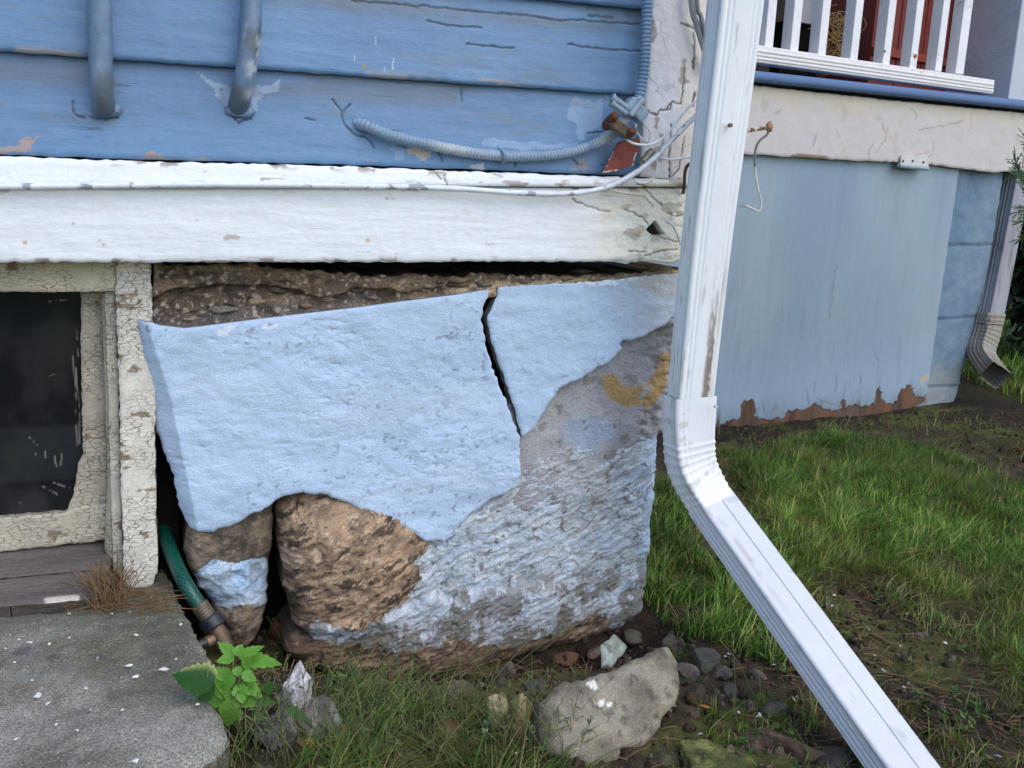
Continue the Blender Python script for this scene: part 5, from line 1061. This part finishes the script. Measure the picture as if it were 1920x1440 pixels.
def leaf(parent, b, t, wid_px, dep, col_, seed, ser=7, name='leaf', heart=False, tipd=0, nrm=(-.1, -.75, .8), curl=.12, edge=None):
    B_, T_2 = atd(b[0], b[1], dep), atd(t[0], t[1], dep+tipd); V, F_, C_ = leaf_mesh(B_, T_2, wid_px*dep/F, nrm, seed, ser, .25, curl, heart)
    c = np.outer(C_, col_)
    if edge is not None:
        V = np.array(V); m = (np.arange(len(V)) % 5 == 0) & (fbm(V[:, 0]*60, V[:, 2]*60, None, 4, 3) > -.3); c[m] = edge
    return mk(name, V, F_, M['leaf'], parent, c)
PD = 1.11
gl = A(112, 168, 66)
pl = empty('seedling', atz(440, 1360, .0), 'bright green leafy seedling growing between the slab edge and the pale rock', 'plant')
st = [atg(446, 1375, .0), atd(440, 1330, PD), atd(437, 1270, PD), atd(438, 1225, PD+.02)]
tube('stem', st, .0016, M['leaf'], pl, 8, .004, A(110, 150, 70), lambda L, T: 1-.4*L/T)
LV = [((438, 1230), (411, 1205), 20), ((440, 1232), (406, 1240), 18), ((441, 1230), (455, 1208), 18), ((450, 1236), (524, 1243), 27), ((446, 1234), (492, 1211), 18), ((462, 1230), (464, 1260), 16),
      ((438, 1272), (388, 1254), 22), ((436, 1276), (380, 1300), 24), ((444, 1270), (408, 1294), 19), ((448, 1274), (489, 1304), 26), ((446, 1280), (456, 1320), 24), ((440, 1268), (452, 1248), 16), ((448, 1262), (470, 1258), 18),
      ((436, 1306), (386, 1318), 28), ((438, 1308), (424, 1364), 36), ((446, 1310), (480, 1322), 22), ((440, 1310), (398, 1292), 20), ((452, 1262), (482, 1276), 18)]
for i, (b_, t_, w_) in enumerate(LV): leaf(pl, b_, t_, w_*1.35, PD-.01*(i % 3), gl*(1+.12*math.sin(i*2.1)), 700+i, 6, tipd=-.015+.01*(i % 3), curl=.1)
for i, (b_, t_, w_) in enumerate([((470, 1310), (516, 1318), 30), ((495, 1300), (512, 1278), 26), ((478, 1330), (500, 1352), 26)]): leaf(pl, b_, t_, w_, PD+.02, A(66, 112, 46), 730+i, 6)
bl_ = empty('broad_leaf_plant', atz(410, 1325, .01), 'single big dark green heart shaped leaf with pale ragged edges over the slab corner', 'plant')
leaf(bl_, (404, 1282), (322, 1262), 72, 1.085, A(46, 92, 34), 740, 9, 'leaf', True, 0, (0, -.55, .8), .05, A(176, 184, 120)); tube('stem', [atg(430, 1360, .0), atd(420, 1310, 1.09), atd(402, 1282, 1.085)], .0014, M['leaf'], bl_, 8, .004, A(90, 130, 60), None)
leaf(bl_, (404, 1284), (368, 1312), 50, 1.083, A(50, 96, 36), 741, 7, 'leaf', False, 0, (0, -.55, .8), .05, A(150, 170, 100))
wd_ = empty('weed', atz(520, 1420, .0), 'low dark green weed with broad leaves in front of the pale jagged rock', 'plant')
for i, (b_, t_, w_) in enumerate([((530, 1325), (580, 1352), 24), ((490, 1400), (540, 1378), 30), ((510, 1410), (560, 1400), 30), ((500, 1408), (482, 1380), 24), ((520, 1412), (500, 1440), 26)]): leaf(wd_, b_, t_, w_, 1.13, A(64, 108, 44)*(1+.1*(i % 2)), 750+i, 8)
tube('stem', [atg(515, 1425, .0), atd(508, 1405, 1.13), atd(530, 1325, 1.13)], .0013, M['leaf'], wd_, 8, .004, A(80, 110, 50), None)

# ------------------------------------------------------------------ grass
rg = np.random.default_rng(99)
def blades(pos, h, wd, lean, az, colr, bend=None):
    """vectorised tapered, curved blades; 3 segments"""
    n = len(pos); b_ = np.stack([np.cos(az), np.sin(az), 0*az], 1); s = np.stack([-np.sin(az+.6), np.cos(az+.6), 0*az], 1)
    V = np.zeros((n, 7, 3)); lv = [0, .38, .72, 1.0]; k = 0
    for i, t in enumerate(lv):
        c = pos+np.outer(h*t*(1-.25*lean*t), [0, 0, 1])+b_*(lean*h*t*t*.9)[:, None]
        w_ = wd*(1-.75*t)
        if i < 3: V[:, k] = c-s*w_[:, None]/2; V[:, k+1] = c+s*w_[:, None]/2; k += 2
        else: V[:, 6] = c
    o = np.arange(n)[:, None]*7; q = np.concatenate([o+np.array([[0, 1, 3, 2]]), o+np.array([[2, 3, 5, 4]])]); t = o+np.array([[4, 5, 6]])
    return V.reshape(-1, 3), q, t, np.repeat(colr, 7, 0)
def scatter(Pg, dens, edge=.0, seed=1):
    Pa = np.array(Pg); lo, hi_ = Pa.min(0), Pa.max(0); r = np.random.default_rng(seed); n = int((hi_-lo).prod()*dens); p = lo+r.random((n, 2))*(hi_-lo)
    ok = inpoly(p[:, 0], p[:, 1], Pg); p = p[ok]
    return p
cols = [A(108, 140, 54), A(78, 116, 40), A(144, 166, 78), A(48, 84, 30), A(162, 154, 102)]
def gcol(p, seed, dry=.06, dark=0.):
    r = np.random.default_rng(seed); n = len(p); pick = r.choice(5, n, p=[.34-dry/2, .3, .18-dry/2, .18, dry]); c = np.array(cols)[pick]*r.uniform(.75, 1.25, (n, 1))
    pt_ = fbm(p[:, 0]*3, p[:, 1]*3, None, 800, 3)[:, None]; yb = sst(.05, .5, fbm(p[:, 0]*4.5, p[:, 1]*4.5, None, 812, 4))*(r.random(n) < .7); c = mix(c, A(138, 138, 74), yb*.45); return c*(1+.3*pt_)
parts = []
p = scatter(LAWN, 60000, seed=2); dl = dline(p[:, 0], p[:, 1], LAWN, True)[0]; keep_ = (dl+.07*fbm(p[:, 0]*7, p[:, 1]*7, None, 801, 3)) > rg.random(len(p))*.10-.01
keep_ &= (fbm(p[:, 0]*5, p[:, 1]*5, None, 802, 3) > -.42) | (rg.random(len(p)) < .25); p = p[keep_]
dl = dl[keep_]; n = len(p); h = rg.uniform(.014, .052, n)*sst(-.03, .12, dl+.02)*(1+.3*fbm(p[:, 0]*4, p[:, 1]*4, None, 803, 3)); parts.append((p, h, rg.uniform(.0016, .0036, n), rg.uniform(.15, 1.5, n), gcol(p, 5, .09)))
# far lawn beyond
RG = [(2.6, -2.5), (7, -3), (7, 4), (4.2, 4), (2.9, .4)]
p = scatter(RG, 1500, seed=3); n = len(p); parts.append((p, rg.uniform(.05, .11, n), rg.uniform(.006, .012, n), rg.uniform(.2, 1, n), gcol(p, 6)))
LT = G2([(1340, 815), (1760, 770), (1930, 800), (1990, 930), (1760, 860), (1500, 812), (1400, 832)]); TT = scatter(LT, 3000, seed=33); n = len(TT); parts.append((TT, rg.uniform(.015, .05, n), rg.uniform(.0014, .003, n), rg.uniform(.4, 2., n), gcol(TT, 34, .3)*.8))
p = scatter(LAWN2, 40000, seed=4); p = p[(fbm(p[:, 0]*7, p[:, 1]*7, None, 804, 3) > -.45) & ((p[:, 0] > CX+.01) | (p[:, 1] < -.06))]; n = len(p); parts.append((p, rg.uniform(.02, .06, n), rg.uniform(.002, .0045, n), rg.uniform(.3, 1.2, n), gcol(p, 7, .1)*.9))
LW3 = G2([(1240, 1200), (1450, 1200), (1640, 1440), (1640, 1560), (1220, 1560), (1270, 1380)])
p = scatter(LW3, 16000, seed=5); p = p[fbm(p[:, 0]*8, p[:, 1]*8, None, 805, 3) > -.05]; n = len(p); parts.append((p, rg.uniform(.012, .04, n), rg.uniform(.0018, .004, n), rg.uniform(.3, 1.2, n), gcol(p, 8, .16)*.85))
TH = scatter(LAWN, 16000, seed=21); n = len(TH); parts.append((TH, rg.uniform(.012, .035, n), rg.uniform(.001, .002, n), rg.uniform(1.2, 2.6, n), np.tile(A(136, 118, 84), (n, 1))*rg.uniform(.5, 1.1, (n, 1))))
LW4 = G2([(1460, 1110), (1640, 1100), (1760, 1140), (1900, 1340), (1920, 1440), (2000, 1560), (1850, 1560)])
p = scatter(LW4, 16000, seed=6); p = p[fbm(p[:, 0]*8, p[:, 1]*8, None, 806, 3) > -.05]; n = len(p); parts.append((p, rg.uniform(.012, .045, n), rg.uniform(.0018, .0038, n), rg.uniform(.3, 1.4, n), gcol(p, 9, .25)*.9))
LW5 = G2([(430, 1470), (400, 1420), (470, 1370), (560, 1390), (610, 1330), (640, 1290), (720, 1300), (820, 1330), (900, 1370), (1010, 1420), (1080, 1450), (1230, 1470), (1230, 1600), (380, 1600)])
p = scatter(LW5, 24000, seed=7); p = p[fbm(p[:, 0]*11, p[:, 1]*11, None, 807, 3)+.25*np.exp(-((p[:, 0]-.34)/.12)**2) > .04+.3*sst(.42, .5, p[:, 0])]; n = len(p); parts.append((p, rg.uniform(.015, .075, n), rg.uniform(.0012, .0028, n), rg.uniform(.5, 2.0, n), gcol(p, 10, .12)*.72))
LW6 = G2([(120, 1450), (300, 1440), (440, 1410), (440, 1560), (50, 1600)])
p = scatter(LW6, 9000, seed=8); n = len(p); parts.append((p, rg.uniform(.02, .06, n), rg.uniform(.0016, .003, n), rg.uniform(.4, 1.4, n), gcol(p, 11, .15)*.85))
Vs, Qs, Ts, Cs = [], [], [], []; b0 = 0
for p, h, wd, ln, c in parts:
    pos = np.stack([p[:, 0], p[:, 1], gz(p[:, 0], p[:, 1])-.002], 1); tuft = vn(p[:, 0]*22, p[:, 1]*22, None, 811); az = 6.28*vn(p[:, 0]*16, p[:, 1]*16, None, 810)+rg.normal(size=len(p))*1.1; tall = np.where(rg.random(len(p)) < .06, 1.5, 1.0); wd = wd*np.where(rg.random(len(p)) < .10, 2.0, 1.0); V, q, t, cc_ = blades(pos, h*(1+.35*tuft)*tall, wd*.8, ln*(1+.3*tuft), az, c*(1+.2*tuft)[:, None]); Vs.append(V); Qs.append(q+b0); Ts.append(t+b0); Cs.append(cc_); b0 += len(V)
tag(mk('grass', np.vstack(Vs), (np.vstack(Qs), np.vstack(Ts)), M['grass'], None, np.vstack(Cs)), kind='stuff')
print('blades', b0//7)
# small round leaved ground cover
WP = np.vstack([scatter(LWx, dn, seed=60+i_) for i_, (LWx, dn) in enumerate(((LW3, 1500), (LW5, 1300), (LAWN2, 1600), (LW4, 700)))]); WP = WP[fbm(WP[:, 0]*9, WP[:, 1]*9, None, 820, 3) > .0]
Vw, Qw, Cw = [], [], []; b0 = 0; rs = np.random.default_rng(77)
for p in WP:
    z_ = float(gz(p[0:1], p[1:2])[0])
    for m_ in range(rs.integers(3, 7)):
        an = rs.uniform(0, 6.28); L_ = rs.uniform(.006, .017); wv = L_*rs.uniform(.35, .6); d_ = np.array([math.cos(an), math.sin(an), rs.uniform(.1, .7)]); sdv = np.array([-math.sin(an), math.cos(an), 0]); o_ = np.array([p[0], p[1], z_+rs.uniform(.002, .015)])
        Vw += [o_, o_+d_*L_*.5+sdv*wv/2, o_+d_*L_, o_+d_*L_*.5-sdv*wv/2, o_+d_*L_*.5-np.array([0, 0, L_*.1])]; Qw += [(b0, b0+1, b0+4), (b0+1, b0+2, b0+4), (b0+2, b0+3, b0+4), (b0+3, b0, b0+4)]; b0 += 5
        Cw += [[A(82, 118, 50), A(58, 92, 40), A(104, 132, 62), A(120, 96, 60)][rs.choice(4, p=[.35, .35, .2, .1])]*rs.uniform(.7, 1.1)]*5
tag(mk('ground_cover', Vw, (np.zeros((0, 4), int), np.array(Qw)), M['grass'], None, np.array(Cw)), kind='stuff')
# thin seeding stalks with side spikelets
V_, F_ = [], []; rs = np.random.default_rng(31)
def stalk(b, t, r=.0006, sag=.02, dep=None, seeds=0):
    B_ = atg(b[0], b[1], .0) if dep is None else atd(b[0], b[1], dep); T2 = atd(t[0], t[1], np.linalg.norm(B_-CAM)*.93 if dep is None else dep)
    # depth along the view axis of the base
    d0 = (B_-CAM)@(RM@np.array([0, 0, -1.])); T2 = atd(t[0], t[1], d0*.985)
    m_ = (B_+T2)/2+np.array([0, 0, sag]); P_ = spline([B_, m_, T2], .012); strand(P_, r, V_, F_, 3)
    for k_ in range(seeds):
        i = rs.integers(len(P_)//2, len(P_)); p = P_[i]; strand([p, p+rs.normal(size=3)*.004+np.array([0, 0, .004])], .0009, V_, F_, 3)
for b, t, s_ in (((700, 1330), (880, 1175), 3), ((740, 1310), (875, 1250), 2), ((560, 1420), (770, 1210), 3), ((650, 1400), (640, 1280), 6), ((600, 1430), (618, 1250), 6), ((720, 1420), (745, 1290), 7), ((690, 1430), (660, 1260), 6), ((800, 1430), (790, 1290), 6), ((870, 1430), (860, 1230), 5), ((840, 1400), (1010, 1180), 2), ((900, 1310), (1090, 1165), 1), ((950, 1430), (940, 1330), 6), ((1000, 1440), (1030, 1370), 5), ((560, 1400), (590, 1250), 4), ((500, 1200), (530, 1150), 1), ((548, 1260), (500, 1155), 2), ((1420, 1320), (1350, 1200), 3), ((1380, 1360), (1372, 1180), 2), ((1465, 1300), (1440, 1210), 2), ((1040, 1420), (985, 1410), 0), ((780, 1440), (600, 1432), 0), ((420, 1440), (540, 1300), 3), ((340, 1440), (352, 1380), 0)):
    stalk(b, t, .00075, .012, None, s_)
for k_ in range(260):
    bx = rs.uniform(420, 1080); by = rs.uniform(1330, 1450); stalk((bx, by), (bx+rs.normal()*45, by-rs.uniform(35, 130)), .0005, .008, None, rs.integers(0, 6))
for k_ in range(60):
    bx = rs.uniform(1370, 1900); by = rs.uniform(850, 1200); stalk((bx, by), (bx+rs.normal()*30, by-rs.uniform(20, 60)), .0007, .008, None, 2)
tag(mk('seeding_grass', V_, F_, M['grass'], None, A(116, 128, 84)), 'thin seeding grass stalks', 'grass', kind='stuff')
# dry straw clump under the window casing, litter on slab, sill and soil
V_, F_ = [], []
for k_ in range(170):
    a, b2 = rs.uniform(172, 228), rs.uniform(1085, 1108); p = aty(a, b2, rs.uniform(-.075, -.02)); p[2] = SLZ+.004; L_ = rs.uniform(.02, .065); up_v = np.array([rs.normal()*.25+.0, rs.normal()*.12, rs.uniform(.35, 1)]); up_v /= np.linalg.norm(up_v)
    strand([p, p+up_v*L_*.5+rs.normal(size=3)*.004, p+up_v*L_+rs.normal(size=3)*.008], .0006, V_, F_, 3)
for k_ in range(120):
    a, b2 = rs.uniform(120, 290), rs.uniform(1108, 1150); p = atz(a, b2, SLZ+.007+rs.uniform(0, .006)); p[1] = min(p[1], -.03); an = rs.normal()*.5; L_ = rs.uniform(.02, .06); d_ = np.array([math.cos(an), math.sin(an)*.5, rs.normal()*.1]); strand([p, p+d_*L_/2+np.array([0, 0, .003]), p+d_*L_], .0006, V_, F_, 3)
tag(mk('straw', V_, F_, M['straw'], None, A(128, 106, 78)), 'clump of dry brown straw at the foot of the window casing', 'straw', kind='stuff')
V_, F_ = [], []
for k_ in range(1500):
    if k_ < 900: q_ = (rs.uniform(1380, 1990), rs.uniform(770, 1560))
    elif k_ < 1300: q_ = (rs.uniform(430, 1300), rs.uniform(1180, 1480))
    else: q_ = (rs.uniform(1500, 1750), rs.uniform(1060, 1300))
    p = atz(q_[0], q_[1], 0); p[2] = gz(p[0], p[1])+.004; an = rs.uniform(0, 3.14); L_ = rs.uniform(.01, .05); d_ = np.array([math.cos(an), math.sin(an), rs.normal()*.1]); strand([p, p+d_*L_/2+np.array([0, 0, .002]), p+d_*L_], rs.uniform(.0004, .0009), V_, F_, 3)
tag(mk('dry_litter', V_, F_, M['straw'], None, A(128, 108, 78)), 'dead grass litter on the soil', 'litter', kind='stuff')
# crumbs of soil and gravel
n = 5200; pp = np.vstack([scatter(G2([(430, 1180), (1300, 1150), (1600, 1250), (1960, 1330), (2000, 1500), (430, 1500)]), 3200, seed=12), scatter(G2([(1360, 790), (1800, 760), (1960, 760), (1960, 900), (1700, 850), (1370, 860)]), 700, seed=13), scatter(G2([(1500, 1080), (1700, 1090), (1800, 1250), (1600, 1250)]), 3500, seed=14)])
V0, F0 = ICO[2]; Vs, Fs, Cs = [], [], []; b0 = 0
for i, p in enumerate(pp):
    r = rs.gamma(2, .0014)+.0012; s = r*rs.uniform(.6, 1.3, 3); W_2 = V0*s*rs.uniform(.75, 1.2, (len(V0), 1))+np.array([p[0], p[1], float(gz(p[0:1], p[1:2])[0])+r*.2]); Vs.append(W_2); Fs.append(F0+b0); b0 += len(V0)
    Cs.append(np.tile([A(72, 62, 52), A(56, 48, 40), A(96, 88, 78), A(80, 66, 54)][rs.integers(4)]*rs.uniform(.7, 1.1), (len(V0), 1)))
tag(mk('soil_crumbs', np.vstack(Vs), (np.zeros((0, 4), int), np.vstack(Fs)), M['soil'], None, np.vstack(Cs)), 'crumbs of soil and gravel', 'gravel', kind='stuff')

# ------------------------------------------------------------------ evergreen at the right edge; shrubs beyond added to darken the background
def bush(name, c, R_, n_, size, colr, label, seed, needle=False):
    r = np.random.default_rng(seed); e = empty(name, (c[0], c[1], 0), label, 'shrub'); d = r.normal(size=(n_, 3)); d /= np.linalg.norm(d, axis=1)[:, None]
    rad = r.uniform(.35, 1, n_)**.5*(1+.35*fbm(d[:, 0]*2.5, d[:, 1]*2.5, d[:, 2]*2.5, seed, 3)); p = np.array(c)+d*rad[:, None]*np.array(R_)
    a = r.normal(size=(n_, 3))+d*.9; a /= np.linalg.norm(a, axis=1)[:, None]; s = np.cross(a, r.normal(size=(n_, 3))); s /= np.linalg.norm(s, axis=1)[:, None]
    L_ = size*r.uniform(.6, 1.3, n_)[:, None]; wv = L_*(.10 if needle else .45)
    V = np.stack([p, p+a*L_*.5+s*wv/2, p+a*L_, p+a*L_*.5-s*wv/2], 1).reshape(-1, 3); q = np.arange(n_)[:, None]*4+np.arange(4)[None]
    cc_ = np.repeat(colr*r.uniform(.6, 1.3, (n_, 1)), 4, 0); mk('foliage', V, (q, np.zeros((0, 3), int)), M['hedge'], e, cc_)
    for k_ in range(5):
        t_ = p[r.integers(n_)]; tube('branch', [np.array([c[0], c[1], 0.]), (np.array([c[0], c[1], 0.])+t_)/2+r.normal(size=3)*.05, t_], .014, M['weather'], e, 8, .05, A(84, 70, 58), lambda L, T: 1-.8*L/T)
    return e
ev = empty('evergreen', atz(2030, 900, 0), 'evergreen with short dark green needle sprigs poking in at the right edge', 'shrub')
V_, F_ = [], []; Vb, Fb = [], []
for k_ in range(60):
    d0 = 2.35+rs.uniform(-.15, .15); p0 = atd(1995+rs.uniform(0, 160), 520-rs.uniform(-250, 330), d0); t_ = atd(1903+rs.uniform(0, 60) if k_ < 14 else 1960+rs.uniform(0, 220), ([285, 300, 330, 395, 415, 450, 470, 260][k_ % 8] if k_ < 14 else rs.uniform(100, 850)), d0)
    P_ = spline([p0, (p0+t_)/2+rs.normal(size=3)*.01, t_], .006); strand(P_, .0015, Vb, Fb, 4)
    for q_ in P_[::1]:
        for m_ in range(4):
            dd = rs.normal(size=3); dd /= np.linalg.norm(dd); dd = dd+(t_-p0)/np.linalg.norm(t_-p0)*.7; strand([q_, q_+dd*.012, q_+dd*.022], .0011, V_, F_, 3)
mk('needles', V_, F_, M['hedge'], ev, A(86, 112, 74)); mk('branches', Vb, Fb, M['weather'], ev, A(90, 74, 60))
tube('trunk', [atz(2050, 950, 0), atd(2060, 500, 2.4), atd(2070, 0, 2.4)], .022, M['weather'], ev, 10, .03, A(84, 70, 58), None)
hc = atz(1960, 640, 0)
for k_, (a, b2, R_) in enumerate(((1950, 690, (.45, .4, .8)), (2100, 600, (.9, .6, 1.5)), (1965, 600, (.8, .5, 1.6)), (2250, 620, (.9, .6, 1.4)))):
    p = atz(a, b2, 0); p = p+np.array([.5, .6, 0])*(k_ > 0)+np.array([.42, .1, 0])*(k_ == 0); bush('filler_shrub', (p[0], p[1], R_[2]*.75), R_, 9000, .09, A(52, 66, 40), ['low dark filler shrub closest behind the distant downspout', 'tall dark filler shrub behind the low one at the right edge', 'tall dark leafy filler shrub beyond the porch corner', 'dark filler shrub furthest to the right beyond the porch'][k_], 850+k_)
